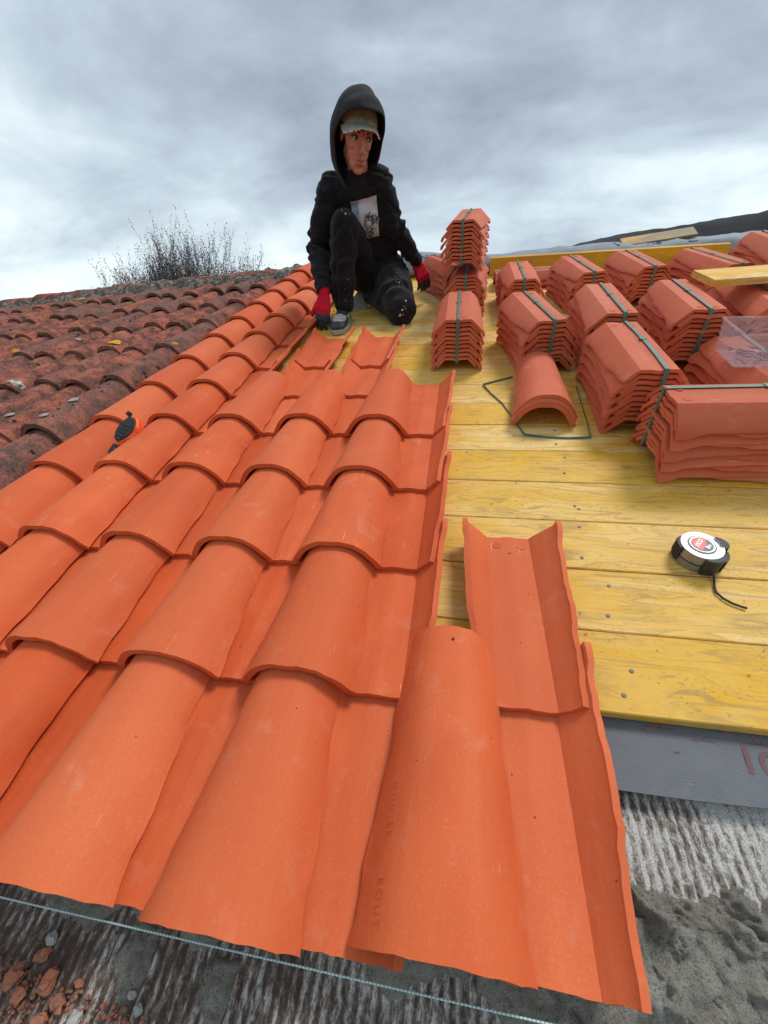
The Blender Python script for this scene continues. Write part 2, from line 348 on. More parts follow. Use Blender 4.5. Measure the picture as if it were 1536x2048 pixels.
# ------------------------------------------------------------------ object helpers
def empty(name, label=None, cat=None, group=None, M=None, kind=None):
    o = bpy.data.objects.new(name, None); C.objects.link(o); o.empty_display_size = 0.05
    o.matrix_world = M if M is not None else RM
    if label: o['label'] = label
    if cat: o['category'] = cat
    if group: o['group'] = group
    if kind: o['kind'] = kind
    return o
def link(name, me, parent=None, M=None, mats=None):
    o = bpy.data.objects.new(name, me); C.objects.link(o)
    if parent is not None:
        o.parent = parent
        if M is not None: o.matrix_local = M
    elif M is not None: o.matrix_world = M
    if mats:
        for m in (mats if isinstance(mats, (list, tuple)) else [mats]): me.materials.append(m)
    return o
def tag(o, label=None, cat=None, group=None, kind=None):
    for k, x in (('label', label), ('category', cat), ('group', group), ('kind', kind)):
        if x: o[k] = x
    return o
def fin(bm, name, smooth=True, sharp=35):
    me = bpy.data.meshes.new(name); bmesh.ops.recalc_face_normals(bm, faces=bm.faces); bm.to_mesh(me); bm.free()
    if smooth:
        for p in me.polygons: p.use_smooth = True
        me.set_sharp_from_angle(angle=R(sharp))
    return me
def T(x, y, z=0.0, rz=0.0, rx=0.0, ry=0.0):
    return Matrix.Translation((x, y, z)) @ Matrix.Rotation(rz, 4, 'Z') @ Matrix.Rotation(ry, 4, 'Y') @ Matrix.Rotation(rx, 4, 'X')
def box(bm, x0, x1, y0, y1, z0, z1, bev=0.0, M=None):
    vs = [bm.verts.new((x, y, z)) for z in (z0, z1) for y in (y0, y1) for x in (x0, x1)]
    fs = [bm.faces.new([vs[i] for i in f]) for f in ((0, 2, 3, 1), (4, 5, 7, 6), (0, 1, 5, 4), (2, 6, 7, 3), (0, 4, 6, 2), (1, 3, 7, 5))]
    if M: bmesh.ops.transform(bm, matrix=M, verts=vs)
    if bev:
        es = list({e for f in fs for e in f.edges})
        bmesh.ops.bevel(bm, geom=es, offset=bev, segments=2, affect='EDGES', profile=0.6)
def tube(bm, pts, rad, seg=8, cap=True, ell=(1, 1)):
    pts = [Vector(p) for p in pts]; rings = []
    for i, p in enumerate(pts):
        d = (pts[min(i + 1, len(pts) - 1)] - pts[max(i - 1, 0)]).normalized()
        a = d.orthogonal().normalized() if i == 0 else (a - d * a.dot(d)).normalized()
        b = d.cross(a); r = rad[i] if isinstance(rad, (list, tuple)) else rad
        rings.append([bm.verts.new(p + (a * math.cos(t) * ell[0] + b * math.sin(t) * ell[1]) * r) for t in (2 * math.pi * k / seg for k in range(seg))])
    for r0, r1 in zip(rings, rings[1:]):
        for k in range(seg): bm.faces.new((r0[k], r0[(k + 1) % seg], r1[(k + 1) % seg], r1[k]))
    if cap:
        bm.faces.new(rings[0][::-1]); bm.faces.new(rings[-1])
def band(bm, pts, side, width, th, closed=False):
    """flat ribbon through pts, width along 'side'"""
    pts = [Vector(p) for p in pts]; side = Vector(side).normalized(); n = len(pts); rings = []
    for i, p in enumerate(pts):
        a = pts[(i - 1) % n] if (closed or i) else p; b = pts[(i + 1) % n] if (closed or i < n - 1) else p
        d = (b - a).normalized(); s = (side - d * side.dot(d)).normalized(); nn_ = d.cross(s)
        rings.append([bm.verts.new(p + s * width / 2 * i1 + nn_ * th / 2 * i2) for i1, i2 in ((-1, -1), (1, -1), (1, 1), (-1, 1))])
    pr = list(zip(rings, rings[1:])) + ([(rings[-1], rings[0])] if closed else [])
    for r0, r1 in pr:
        for k in range(4): bm.faces.new((r0[k], r0[(k + 1) % 4], r1[(k + 1) % 4], r1[k]))
    if not closed: bm.faces.new(rings[0][::-1]); bm.faces.new(rings[-1])
def text_mesh(s, size, ext=0.0004, bold=0.0, spacing=1.0, subdiv=0):
    cu = bpy.data.curves.new('lettering', 'FONT'); cu.body = s; cu.size = size; cu.extrude = ext; cu.offset = bold
    cu.align_x = 'CENTER'; cu.align_y = 'CENTER'; cu.space_character = spacing; cu.resolution_u = 3
    o = bpy.data.objects.new('lettering', cu); C.objects.link(o)
    dg = bpy.context.evaluated_depsgraph_get(); me = bpy.data.meshes.new_from_object(o.evaluated_get(dg))
    bpy.data.objects.remove(o); me.materials.clear()
    return me

# ------------------------------------------------------------------ clay tiles
def solid(profile_fn, ny, nx, L_, th, seed, edge=0.0012):
    """profile_fn(s in -1..1, t 0..1) -> (x, z); y runs 0..L_ (tail at 0, head at L_)"""
    rnd = random.Random(seed); bm = bmesh.new(); top = []; bot = []
    e0 = [rnd.uniform(-edge, edge) for _ in range(nx + 1)]; e1 = [rnd.uniform(-edge, edge) for _ in range(nx + 1)]
    for j in range(ny + 1):
        t = j / ny; pr = [profile_fn(-1 + 2 * i / nx, t) for i in range(nx + 1)]; rt = []; rb = []
        for i, (x, z) in enumerate(pr):
            a = pr[max(i - 1, 0)]; b = pr[min(i + 1, nx)]
            dx, dz = b[0] - a[0], b[1] - a[1]; l = math.hypot(dx, dz) or 1
            nx_, nz_ = -dz / l, dx / l
            y = t * L_ + (e0[i] if j == 0 else 0) + (e1[i] if j == ny else 0)
            rt.append(bm.verts.new((x, y, z))); rb.append(bm.verts.new((x - nx_ * th, y, z - nz_ * th)))
        top.append(rt); bot.append(rb)
    for j in range(ny):
        for i in range(nx):
            bm.faces.new((top[j][i], top[j][i + 1], top[j + 1][i + 1], top[j + 1][i]))
            bm.faces.new((bot[j][i], bot[j + 1][i], bot[j + 1][i + 1], bot[j][i + 1]))
        bm.faces.new((top[j][0], top[j + 1][0], bot[j + 1][0], bot[j][0]))
        bm.faces.new((top[j][nx], bot[j][nx], bot[j + 1][nx], top[j + 1][nx]))
    for i in range(nx):
        bm.faces.new((top[0][i], bot[0][i], bot[0][i + 1], top[0][i + 1]))
        bm.faces.new((top[ny][i], top[ny][i + 1], bot[ny][i + 1], bot[ny][i]))
    return bm
CL = 0.372
PW = 2.8
def cover_mesh(seed, w0=0.0955, w1=0.069, h0=0.064, h1=0.056, th=0.0118, nx=18, ny=16, L_=CL, mat=TILE, rough=1.0):
    rnd = random.Random(seed); ph = [rnd.uniform(0, 6.28) for _ in range(6)]
    def f(s, t):
        hw = w0 + (w1 - w0) * (t ** 0.9)
        # shoulders wobble in the hand-cut way of the real ones; small notch near the head
        e = (0.0022 * math.sin(t * 11 + ph[0 if s < 0 else 1]) + 0.0013 * math.sin(t * 27 + ph[2 if s < 0 else 3])) * rough
        e += (0.0035 if t < 0.10 else 0.0) * (1 - t / 0.10)
        if t > 0.965: e -= 0.007 * ((t - 0.965) / 0.035) ** 2
        a = abs(s); k = max(0, (a - 0.6) / 0.4)
        x = math.copysign((hw + e * k) * (math.sin(a * 1.40) / math.sin(1.40)) ** 1.0, s)
        H = h0 + (h1 - h0) * t
        z = H * (1 - (abs(x) / hw) ** PW) + 0.0008 * math.sin(t * 9 + ph[4]) * (1 - a)
        return x, max(z, -0.002) if a < 1 else -0.001
    me = fin(solid(f, ny, nx, L_, th, seed), 'cover_tile', sharp=38); me.materials.append(mat); return me
def channel_mesh(seed, th=0.0105, ny=22, L_=CL, mat=TILE, marks=True):
    """valley tile, floor top at z = th; head (wide, ears up) at y = L_"""
    rnd = random.Random(seed); ph = [rnd.uniform(0, 6.28) for _ in range(8)]; br = rnd.uniform(0.30, 0.42), rnd.uniform(0.28, 0.40)
    fl = 0.0435; WX, WZ = 0.043, 0.042
    xs = [-1.0, -0.93, -0.86, -0.72, -0.56, -0.53, -0.36, -0.24, -0.12, 0, 0.12, 0.24, 0.36, 0.53, 0.56, 0.72, 0.86, 0.93, 1.0]
    def frac(t, sd):
        a, b = (ph[0], ph[1]) if sd < 0 else (ph[2], ph[3]); br_ = br[0 if sd < 0 else 1]
        f = 0.66 + 0.32 * min(1, max(0, (t - 0.02) / 0.93)) ** 0.8
        f += 0.024 * math.sin(t * 8 + a) + 0.014 * math.sin(t * 24 + b) + 0.012 * math.sin(t * 61 + a)
        if t < br_: f -= 0.075 * min(1, (br_ - t) / 0.04)            # lug break
        if t > 0.90: f = max(f, 0.99) + 0.03
        return f
    def f(s, t):
        a = abs(s); i = min(range(len(xs)), key=lambda q: abs(xs[q] - s)); s = xs[i]; a = abs(s); fr = frac(t, s)
        if a <= 0.53: 
            x = s / 0.53 * fl; z = th + 0.0030 * math.exp(-(x / 0.014) ** 2) 
            return x, z
        if a < 0.9:
            k = (a - 0.53) / 0.33 * fr
            return math.copysign(fl + WX * k, s), th + WZ * k + 0.0006
        # the nearly upright rim
        k = fr; lip = 0.0055 if t < 0.9 else 0.0055 + 0.006 * min(1, (t - 0.9) / 0.03)
        q = (a - 0.86) / 0.14
        return math.copysign(fl + WX * k + 0.0022 * q, s), th + WZ * k + lip * q
    n = len(xs) - 1
    def g(s, t): return f(xs[int(round((s + 1) / 2 * n))], t)
    me = fin(solid(g, ny, n, L_, th, seed, 0.0010), 'channel_tile', sharp=28); me.materials.append(mat); return me
COV = [cover_mesh(s) for s in range(4)]
CHA = [channel_mesh(10 + s) for s in range(4)]
CHS = [channel_mesh(20 + s, mat=TILE_ST, ny=16, th=.0095) for s in range(3)]
COVS = [cover_mesh(30 + s, mat=TILE_ST, w0=0.090, L_=0.35) for s in range(2)]

def pit_ring(bm, x, y, z, r, d=0.0012):
    ring0 = [bm.verts.new((x + r * math.cos(a), y + r * math.sin(a), z + .0006)) for a in (2 * math.pi * k / 20 for k in range(20))]
    ring1 = [bm.verts.new((x + r * .8 * math.cos(a), y + r * .8 * math.sin(a), z - d * .1)) for a in (2 * math.pi * k / 20 for k in range(20))]
    c = bm.verts.new((x, y, z + .0004))
    for k in range(20):
        bm.faces.new((ring0[k], ring0[(k + 1) % 20], ring1[(k + 1) % 20], ring1[k])); bm.faces.new((ring1[k], ring1[(k + 1) % 20], c))

# ------------------------------------------------------------------ ground and house below
me = bpy.data.meshes.new('ground'); S = 1500
me.from_pydata([(-S, -S, -4.2), (S, -S, -4.2), (S, S, -4.2), (-S, S, -4.2)], [], [(0, 1, 2, 3)])
tag(link('ground', me, mats=GROUND), kind='structure')
bm = bmesh.new(); box(bm, -6.5, 3.8, -0.05, 6.2, -4.2, -0.12)
tag(link('house_wall', fin(bm, 'house_wall', False), mats=WALL), kind='structure')
bm = bmesh.new()   # the far slope behind the ridge and the solid gable under the near one
pr = [(0.0, -0.11), (3.06, 0.80), (6.35, -0.25), (6.35, -0.40), (0.0, -0.40)]
f0 = [bm.verts.new((-6.6, y, z)) for y, z in pr]; f1 = [bm.verts.new((3.9, y, z)) for y, z in pr]
bm.faces.new(f0); bm.faces.new(f1[::-1])
for i in range(5): bm.faces.new((f0[i], f1[i], f1[(i + 1) % 5], f0[(i + 1) % 5]))
tag(link('roof_core', fin(bm, 'roof_core', False), mats=WALL), kind='structure')

# ------------------------------------------------------------------ wall top with ribs, membrane, deck
RP = 0.0135
def ribs():
    bm = bmesh.new(); u0, u1, v0, v1 = -1.3, 1.5, -0.30, 0.34; nu = int((u1 - u0) / (RP / 4)); nv = 60; g = []
    for j in range(nv + 1):
        v = v0 + (v1 - v0) * j / nv; row = []
        for i in range(nu + 1):
            u = u0 + (u1 - u0) * i / nu; k = noise.fractal(Vector((u * 9, v * 9, 3)), 1, 2, 3)
            z = -0.046 + 0.0022 * (1 if (i % 4) in (1, 2) else -1) * (0.65 + 0.5 * k) + 0.0018 * noise.noise(Vector((u * 60, v * 25, 0)))
            row.append(bm.verts.new((u, v, z)))
        g.append(row)
    for j in range(nv):
        for i in range(nu): bm.faces.new((g[j][i], g[j][i + 1], g[j + 1][i + 1], g[j + 1][i]))
    return fin(bm, 'wall_top', True, 50)
tag(link('wall_top', ribs(), M=RM, mats=RIBS), kind='structure')

bm = bmesh.new(); nu, nv = 60, 10; g = []
for j in range(nv + 1):
    g.append([bm.verts.new((-1.2 + 2.8 * i / nu, 0.195 + 0.006 * math.sin(i * .35) * (1 - j / nv) + 0.14 * j / nv, -0.0235 + 0.0020 * noise.noise(Vector((i * .33, j * .5, 9))))) for i in range(nu + 1)])
for j in range(nv):
    for i in range(nu): bm.faces.new((g[j][i], g[j][i + 1], g[j + 1][i + 1], g[j + 1][i]))
r = bmesh.ops.extrude_face_region(bm, geom=bm.faces[:]); bmesh.ops.translate(bm, vec=(0, 0, -.0015), verts=[x for x in r['geom'] if isinstance(x, bmesh.types.BMVert)])
mem = link('underlay_membrane', fin(bm, 'underlay_membrane'), M=RM, mats=MEMB)
tag(mem, 'dark grey woven underlay strip marked 10 below the lowest yellow board', 'membrane')
def on_membrane(me_, M_):
    bv = BVHTree.FromPolygons([v.co for v in mem.data.vertices], [p.vertices for p in mem.data.polygons])
    for vv in me_.vertices:
        p = M_ @ vv.co; h_ = bv.ray_cast(Vector((p.x, p.y, .1)), Vector((0, 0, -1)))
        vv.co = Vector((p.x, p.y, (h_[0].z if h_[0] else -.023) + .0004 + (.0002 if vv.co.z > 0 else 0)))
    return me_
tm = text_mesh('10', 0.050, 0.0002, 0.0010, 1.05)
on_membrane(tm, T(0.442, 0.246, 0, R(-8))); tm.materials.append(REDINK); link('lettering', tm, mem, T(0, 0, 0))
for x0, x1, y in ((0.30, 0.345, 0.279), (0.365, 0.395, 0.268), (0.335, 0.342, 0.247), (0.44, 0.52, 0.272)):
    bm = bmesh.new(); box(bm, x0, x1, y, y + .0022, -0.0005, 0.0005)
    link('red_mark', on_membrane(fin(bm, 'red_mark', False), T(0, 0, 0)), mem, T(0, 0, 0), REDINK)

deck = empty('plank_deck', kind='structure')
def plank_mesh(x0, x1, w, th, seed, bev=0.0018):
    rnd = random.Random(seed); bm = bmesh.new(); n = 14
    rings = []
    for i in range(n + 1):
        x = x0 + (x1 - x0) * i / n; e = [rnd.uniform(-.0006, .0006) for _ in range(2)]; b = bev
        cup = rnd.uniform(-.0003, .0003)
        prof = [(e[0], -th), (e[0], -b), (b + e[0], 0), (w / 2, cup), (w - b + e[1], 0), (w + e[1], -b), (w + e[1], -th)]
        rings.append([bm.verts.new((x, y, z)) for y, z in prof])
    for a, b in zip(rings, rings[1:]):
        for k in range(7): bm.faces.new((a[k], a[(k + 1) % 7], b[(k + 1) % 7], b[k]))
    bm.faces.new(rings[0][::-1]); bm.faces.new(rings[-1]); return fin(bm, 'board', True, 25)
nb = bmesh.new()
for k in range(10):
    a = 2 * math.pi * k / 10
ring = [nb.verts.new((0.0038 * math.cos(2 * math.pi * k / 10), 0.0038 * math.sin(2 * math.pi * k / 10), 0.0)) for k in range(10)]
ring2 = [nb.verts.new((0.0034 * math.cos(2 * math.pi * k / 10), 0.0034 * math.sin(2 * math.pi * k / 10), 0.0012)) for k in range(10)]
cc = nb.verts.new((0, 0, 0.0015))
for k in range(10):
    nb.faces.new((ring[k], ring[(k + 1) % 10], ring2[(k + 1) % 10], ring2[k])); nb.faces.new((ring2[k], ring2[(k + 1) % 10], cc))
NAIL = fin(nb, 'nail'); NAIL.materials.append(NAILM)
BW = 0.1422
for k in range(21):
    rnd = random.Random(100 + k); y = 0.285 + BW * k
    pm = plank_mesh(-1.25, 2.7, BW - 0.0022, 0.0175, k); pm.materials.append(WOOD)
    b = link('board', pm, deck, T(rnd.uniform(-.01, .01), y, rnd.uniform(-0.0012, 0.0)))
    for x in (-0.62, 0.28, 1.12, 1.95):
        for yy in ((0.028, 0.112) if (k % 3 or x > .3) else (0.03, 0.06)):
            if k > 14 and x < 0: continue
            link('nail', NAIL, b, T(x + (y - 1.0) * -0.02 + rnd.uniform(-.012, .014), yy + rnd.uniform(-.012, .012), 0.0, 0, rnd.uniform(-.15, .15)))
chips = bmesh.new(); rnd = random.Random(5)
for k in range(150):
    u = rnd.uniform(-.2, 1.6); v = rnd.uniform(.3, 2.2) if k > 40 else rnd.uniform(.262, .285); z = 0.0012 if v > .286 else -.0225
    l = rnd.uniform(.002, .007); box(chips, -l / 2, l / 2, -.0007, .0007, 0, .0008, M=T(u, v, z, rnd.uniform(0, 3)))
tag(link('clay_crumbs', fin(chips, 'clay_crumbs', False), M=RM, mats=TILE_ST), kind='stuff')

# ------------------------------------------------------------------ mortar
def mortar(name, u0, u1, v0, v1, nu, nv, fn, label):
    bm = bmesh.new(); g = []
    for j in range(nv + 1):
        row = []
        for i in range(nu + 1):
            u = u0 + (u1 - u0) * i / nu; v = v0 + (v1 - v0) * j / nv
            row.append(bm.verts.new((u, v, fn(u, v))))
        g.append(row)
    for j in range(nv):
        for i in range(nu): bm.faces.new((g[j][i], g[j][i + 1], g[j + 1][i + 1], g[j + 1][i]))
    bmesh.ops.delete(bm, geom=[f for f in bm.faces if max(v.co.z for v in f.verts) < -0.056], context='FACES')
    o = link(name, fin(bm, name, True, 180), M=RM, mats=MORTAR); tag(o, label, 'mortar'); return o
def fr(u, v, s, o=5): return noise.fractal(Vector((u * s, v * s, 1.7)), 0.9, 2.1, o)
def m1(u, v):
    edge = -0.032 + 0.036 * noise.noise(Vector((u * 9, 0.3, 0))) + 0.018 * noise.noise(Vector((u * 31, 0.3, 5)))
    if u > 0.05: edge -= 0.018
    d = v - edge; z = -0.060 + min(1, max(0, d / 0.035)) ** 0.6 * 0.050 if d > 0 else -0.060
    z += 0.020 * abs(noise.noise(Vector((u * 40, v * 40, 3)))) + 0.010 * abs(noise.noise(Vector((u * 90, v * 90, 3)))) - .006 + 0.006 * fr(u, v, 17, 3)
    if v > -0.004: z = min(z, -0.008) 
    z = min(z, -0.0045)
    return z
mortar('mortar_bed', -0.95, 0.36, -0.10, 0.06, 420, 52, m1, 'grey mortar bed squeezed out under the eave row of new tiles')
def m2(u, v):
    top = 0.105 + 0.020 * noise.noise(Vector((u * 13, 2, 0))) + 0.10 * max(0, u - 0.33)
    wx = u + 0.012 * noise.noise(Vector((u * 30, v * 30, 1))); wy = v + 0.012 * noise.noise(Vector((u * 30, v * 30, 7)))
    A = lambda q, o: abs(noise.noise(Vector(((wx * .8 + wy * .6) * q * 1.25, (wy * .8 - wx * .6) * q * .7, o))))
    z = -0.034 + 0.036 * A(22, 1) + 0.022 * A(48, 2) + 0.012 * A(95, 3) + 0.010 * fr(u, v, 90, 4) + 0.016 * noise.noise(Vector((u * 7, v * 7, 2)))
    z -= max(0, 0.04 - (top - v)) * 1.1 + max(0, v - top) * 2
    z -= max(0, 0.235 - u) * 1.0
    return z
mortar('mortar_heap', 0.17, 0.95, -0.20, 0.22, 400, 220, m2, 'rough lumpy heap of drying grey mortar right of the eave tiles')
def m3(cu, cv, r, h):
    def q(u, v):
        d = math.hypot((u - cu) / 1.0, (v - cv) / 1.4) / r + 0.35 * noise.noise(Vector((u * 40, v * 40, 2)))
        return -0.060 + (h + 0.013) * max(0, 1 - d * d) ** 0.5 + 0.010 * abs(noise.noise(Vector((u * 70, v * 70, 3)))) - .003
    return q
for i, (a, b, r_, h_) in enumerate(((-0.36, -0.062, 0.030, 0.010), (-0.245, -0.070, 0.025, 0.013))):
    mortar('mortar_splat', a - .06, a + .06, b - .06, b + .06, 60, 60, m3(a, b, r_, h_), ('flat grey mortar splat on the ribs left of the string middle', 'smaller grey mortar splat on the ribs nearer the camera')[i])

# string line along the eave
bm = bmesh.new(); pts = []
for i in range(80):
    x = -1.2 + 2.4 * i / 79; pts.append((x, -0.0395 + 0.010 * (x + 0.55) , 0.004 - 0.002 * math.sin((x + 1.2) / 2.4 * math.pi)))
tube(bm, pts, 0.0010, 6)
tag(link('string_line', fin(bm, 'string_line'), M=RM, mats=STRING), 'pale green twisted string pulled straight along the eave', 'string')

# brick rubble, lower left
rnd = random.Random(3)
def chunk(seed, s, mat):
    rr = random.Random(seed); b = bmesh.new(); bmesh.ops.create_icosphere(b, subdivisions=2, radius=1)
    for vv in b.verts:
        n_ = noise.noise(vv.co * 1.3 + Vector((seed, 0, 0))); vv.co *= (1 + .9 * n_); vv.co.z *= .6; vv.co = vv.co * s
        vv.co.x = max(-s * .75, min(s * .8, vv.co.x))
    m = fin(b, 'rubble', False); m.materials.append(mat); return m
BRK = m_simple('broken_brick', (0.46, 0.165, 0.09), 0.95, bumpsc=250, bd=.003, var=(0.24, 0.12, 0.085), vs=50)
STONE = m_simple('pale_stone', (0.42, 0.42, 0.40), 0.9, bumpsc=150, bd=.003, var=(0.28, 0.28, 0.27), vs=40)
cks = [(-0.452, -0.098, 0.0125, BRK), (-0.428, -0.110, 0.010, BRK), (-0.476, -0.079, 0.010, BRK), (-0.400, -0.118, 0.011, STONE), (-0.476, -0.064, 0.0095, STONE), (-0.44, -0.125, 0.012, BRK), (-0.372, -0.121, 0.006, BRK), (-0.330, -0.098, 0.0065, STONE), (-0.344, -0.09, 0.006, STONE), (-0.352, -0.118, 0.005, BRK), (-0.240, -0.102, 0.0035, BRK), (-0.415, -0.092, 0.006, BRK), (-0.50, -0.10, 0.014, BRK), (-0.222, -0.064, .003, BRK), (-0.482, -0.112, .011, BRK)]
CKL = ['large orange brick chunk in the middle of the lower left rubble', 'orange brick chunk right of the largest chunk in the rubble', 'orange brick chunk nearest the string at the left edge',
       'pale grey stone among the orange rubble at the bottom edge', 'round grey stone just below the string at the left edge', 'orange brick chunk at the bottom edge, left of the pale stone',
       'small orange brick bit right of the rubble at the bottom edge', 'small white stone chip between the rubble and the mortar splats', 'white stone sliver left of the small white chip', 'tiny orange brick bit below the white stone chips',
       'tiny orange brick bit alone under the middle of the string', 'small orange brick bit on the right rim of the rubble', 'orange brick chunk at the very left edge of the rubble', 'tiny orange brick bit beside the nearer mortar splat', 'orange brick chunk low in the left corner']
for i, (a, b, s_, m_) in enumerate(cks):
    o = link('rubble_chunk', chunk(i, s_ * .8, m_), M=RM @ T(a, b, -0.042 + s_ * .25, i))
    tag(o, CKL[i], 'rubble', 'orange brick rubble' if m_ == BRK else 'pale stone chips')
bm = bmesh.new()
for k in range(700):
    a = -0.62 + 0.30 * rnd.random() ** 1.5 ; b = -0.150 + 0.065 * rnd.random() * (1 - (a + .62) / .45 * .4)
    s_ = rnd.uniform(.0007, .0032); mt = T(a, b, -0.0435, rnd.random() * 6, rnd.random(), rnd.random())
    r_ = bmesh.ops.create_icosphere(bm, subdivisions=1, radius=s_)
    for vv in r_['verts']: vv.co *= rnd.uniform(.7, 1.2)
    bmesh.ops.transform(bm, matrix=mt, verts=r_['verts'])
tag(link('brick_grit', fin(bm, 'brick_grit', False), M=RM, mats=BRK), kind='stuff')

# ------------------------------------------------------------------ new tile roof
roof = empty('new_tile_roof', 'freshly laid bright orange clay tile roof left of the bare boards', 'roof')
PV = 0.2585
def vrow(r): return (-0.029 if r == 0 else 0.250 + PV * (r - 1))
rnd = random.Random(11)
# channel (valley) tiles: centre u, last row
for u, rows in ((-0.110, range(0, 5)), (-0.350, range(0, 7)), (-0.588, range(0, 7)), (-0.820, range(0, 12)), (-1.036, range(0, 12))):
    for r_ in rows:
        if u < -0.9 and r_ > 12: continue
        o = link('channel_tile', CHA[rnd.randrange(4)], roof, T(u + rnd.uniform(-.0015, .0015), vrow(r_) + 0.006 + rnd.uniform(-.002, .002), 0.0165 - (0.002 if r_ == 0 else 0), rnd.uniform(-.006, .006), -math.atan(0.0165 / CL)))
lone_ch = []
for r_ in range(1):
    o = link('channel_tile', CHA[2], roof, T(0.122, -0.010, 0.0145, -.004, -math.atan(0.0150 / CL)))
for u, rows in ((-0.236, range(0, 5)), (-0.470, range(0, 5)), (-0.706, range(0, 5)), (-0.930, range(0, 13)), (-1.142, range(0, 13))):
    for r_ in rows:
        if u > -1.0 and r_ > 12: continue
        dv = -0.012 if u < -1.1 else 0
        o = link('cover_tile', COV[rnd.randrange(4)], roof, T(u + rnd.uniform(-.002, .002), vrow(r_) + dv + rnd.uniform(-.003, .003), 0.035, rnd.uniform(-.009, .009), -math.atan(0.015 / CL)))
loose = link('channel_tile', CHA[1], M=RM @ T(0.124, 0.262, 0.0165, 0.006, -math.atan(0.0165 / CL)))
tag(loose, 'last channel tile laid open over the boards right of the eave cover tile', 'roof tile')
# dimples and nail hole on the loose channel
for x in (-.024, .026):
    bm = bmesh.new(); pit_ring(bm, x, CL - 0.026, 0.0112, 0.0085); link('dimple', fin(bm, 'dimple'), loose, T(0, 0, 0), TILE)
bm = bmesh.new(); box(bm, -.002, .002, CL - .052, CL - .048, 0.0125, 0.0143)
link('nail_hole', fin(bm, 'nail_hole', False), loose, T(0, 0, 0), BLACKP)
lc = link('cover_tile', COV[0], M=RM @ T(0.006, -0.012, 0.035, 0.0, -math.atan(0.015 / CL)))
tag(lc, 'single cover tile at the eave, nearest the camera, its head uncovered', 'roof tile')
HOLE = m_simple('dark_hole', (0.03, 0.012, 0.008), 0.9)
def cover_z(x, t, w0=0.0955, w1=0.069, h0=0.064, h1=0.056):
    hw = w0 + (w1 - w0) * t ** .9; return (h0 + (h1 - h0) * t) * (1 - min(1, abs(x) / hw) ** PW)
def hole(parent, x=0.004):
    bm = bmesh.new(); bmesh.ops.create_circle(bm, cap_ends=True, radius=.0022, segments=10)
    r_ = bmesh.ops.extrude_face_region(bm, geom=bm.faces[:]); bmesh.ops.translate(bm, vec=(0, 0, .0006), verts=[q for q in r_['geom'] if isinstance(q, bmesh.types.BMVert)])
    link('nail_hole', fin(bm, 'nail_hole', False), parent, T(x, CL - .024, cover_z(x, .94) + .0002), HOLE)
hole(lc)
# pressed lettering running down the left flank, its recess shade painted as darker clay
STAMP = m_simple('pressed_clay_shade', (0.60, 0.105, 0.028), 0.85)
def stamp(parent, txt, size, x, y):
    tm = text_mesh(txt, size, 0.00012, -0.0002, 1.45)
    for vv in tm.vertices:
        lx, ly, lz = vv.co; t = x + ly; yy = y - lx        # reads towards the tail
        vv.co = Vector((t, yy, cover_z(t, yy / CL) + 0.0004 + lz))
    tm.materials.append(STAMP); link('pressed_lettering', tm, parent, T(0, 0, 0))
stamp(lc, 'MONIER', 0.0118, -0.064, 0.120); stamp(lc, 'ROUT', 0.0118, -0.067, 0.036)
stamp(lc, 'MONIER', 0.010, -0.058, 0.215); stamp(lc, 'GY', 0.010, -0.054, 0.275)

# ------------------------------------------------------------------ tiles strapped in bundles
def strap_loop(parent, L_, H, x=0.0, z0=0.0, slack=0.0):
    bm = bmesh.new(); e = 0.003; pts = []
    for a, b in (((-L_ / 2 - e, z0 + .004), (-L_ / 2 - e, H - .002)), ((-L_ / 2 - e + .003, H + .0022), (L_ / 2 + e - .003, H + .0022)), ((L_ / 2 + e, H - .002), (L_ / 2 + e, z0 + .004)), ((L_ / 2, z0 + .0015), (-L_ / 2, z0 + .0015))):
        for k in range(5):
            t = k / 4; y = a[0] + (b[0] - a[0]) * t; z = a[1] + (b[1] - a[1]) * t
            sx = slack * math.sin(t * math.pi) if abs(a[1] - b[1]) < .01 else 0
            pts.append((x + sx, y, z))
    band(bm, pts, (1, 0, 0), 0.0105, 0.0012, True)
    link('strap', fin(bm, 'strap', True, 40), parent, T(0, 0, 0), STRAP)
    bm = bmesh.new(); box(bm, x + slack * .8 - .0085, x + slack * .8 + .0085, .02, .042, H + .0026, H + .0046, .0006)
    link('strap_seal', fin(bm, 'strap_seal', False), parent, T(0, 0, 0), STRAP)
_b = bmesh.new(); pit_ring(_b, 0, 0, 0, .0095); DIMP = fin(_b, 'dimple'); DIMP.materials.append(STAMP)  # darker clay colour paints the shade inside the dimples
def bundle(label, u, vf, ang, n=10, z0=0.0, pitch=0.0151, lean=0.0, sx=0.0, slack=0.0, seed=0, far=False):
    rd = random.Random(seed + 50); a = R(ang)
    cy = vf + CL / 2 * math.cos(a) if abs(ang) < 60 else vf + 0.092
    root = empty('tile_bundle', label, 'tile bundle', 'bundles of strapped channel tiles', RM @ T(u, cy, z0, -a))
    for k in range(n):
        zf = 0.0535 + pitch * k; flip = (k + n + far) % 2
        x = lean * (k / n) ** 2 + rd.uniform(-.0015, .0015)
        # tile turned over (floor up); alternate tiles turned end for end
        Mx = T(x, 0, zf, math.pi * flip + rd.uniform(-.012, .012)) @ Matrix.Rotation(math.pi, 4, 'Y') @ T(0, -CL / 2 + rd.uniform(-.004, .004), 0)
        link('channel_tile', CHS[rd.randrange(3)], root, Mx)
    H = 0.0535 + pitch * (n - 1)
    for dx in (-.024, .024):
        link('dimple', DIMP, root, T(lean + dx, (1 if far else -1) * (CL / 2 - .028), H + .0002))
    strap_loop(root, CL, H + .0004, sx, 0.03, slack)
    return root, H
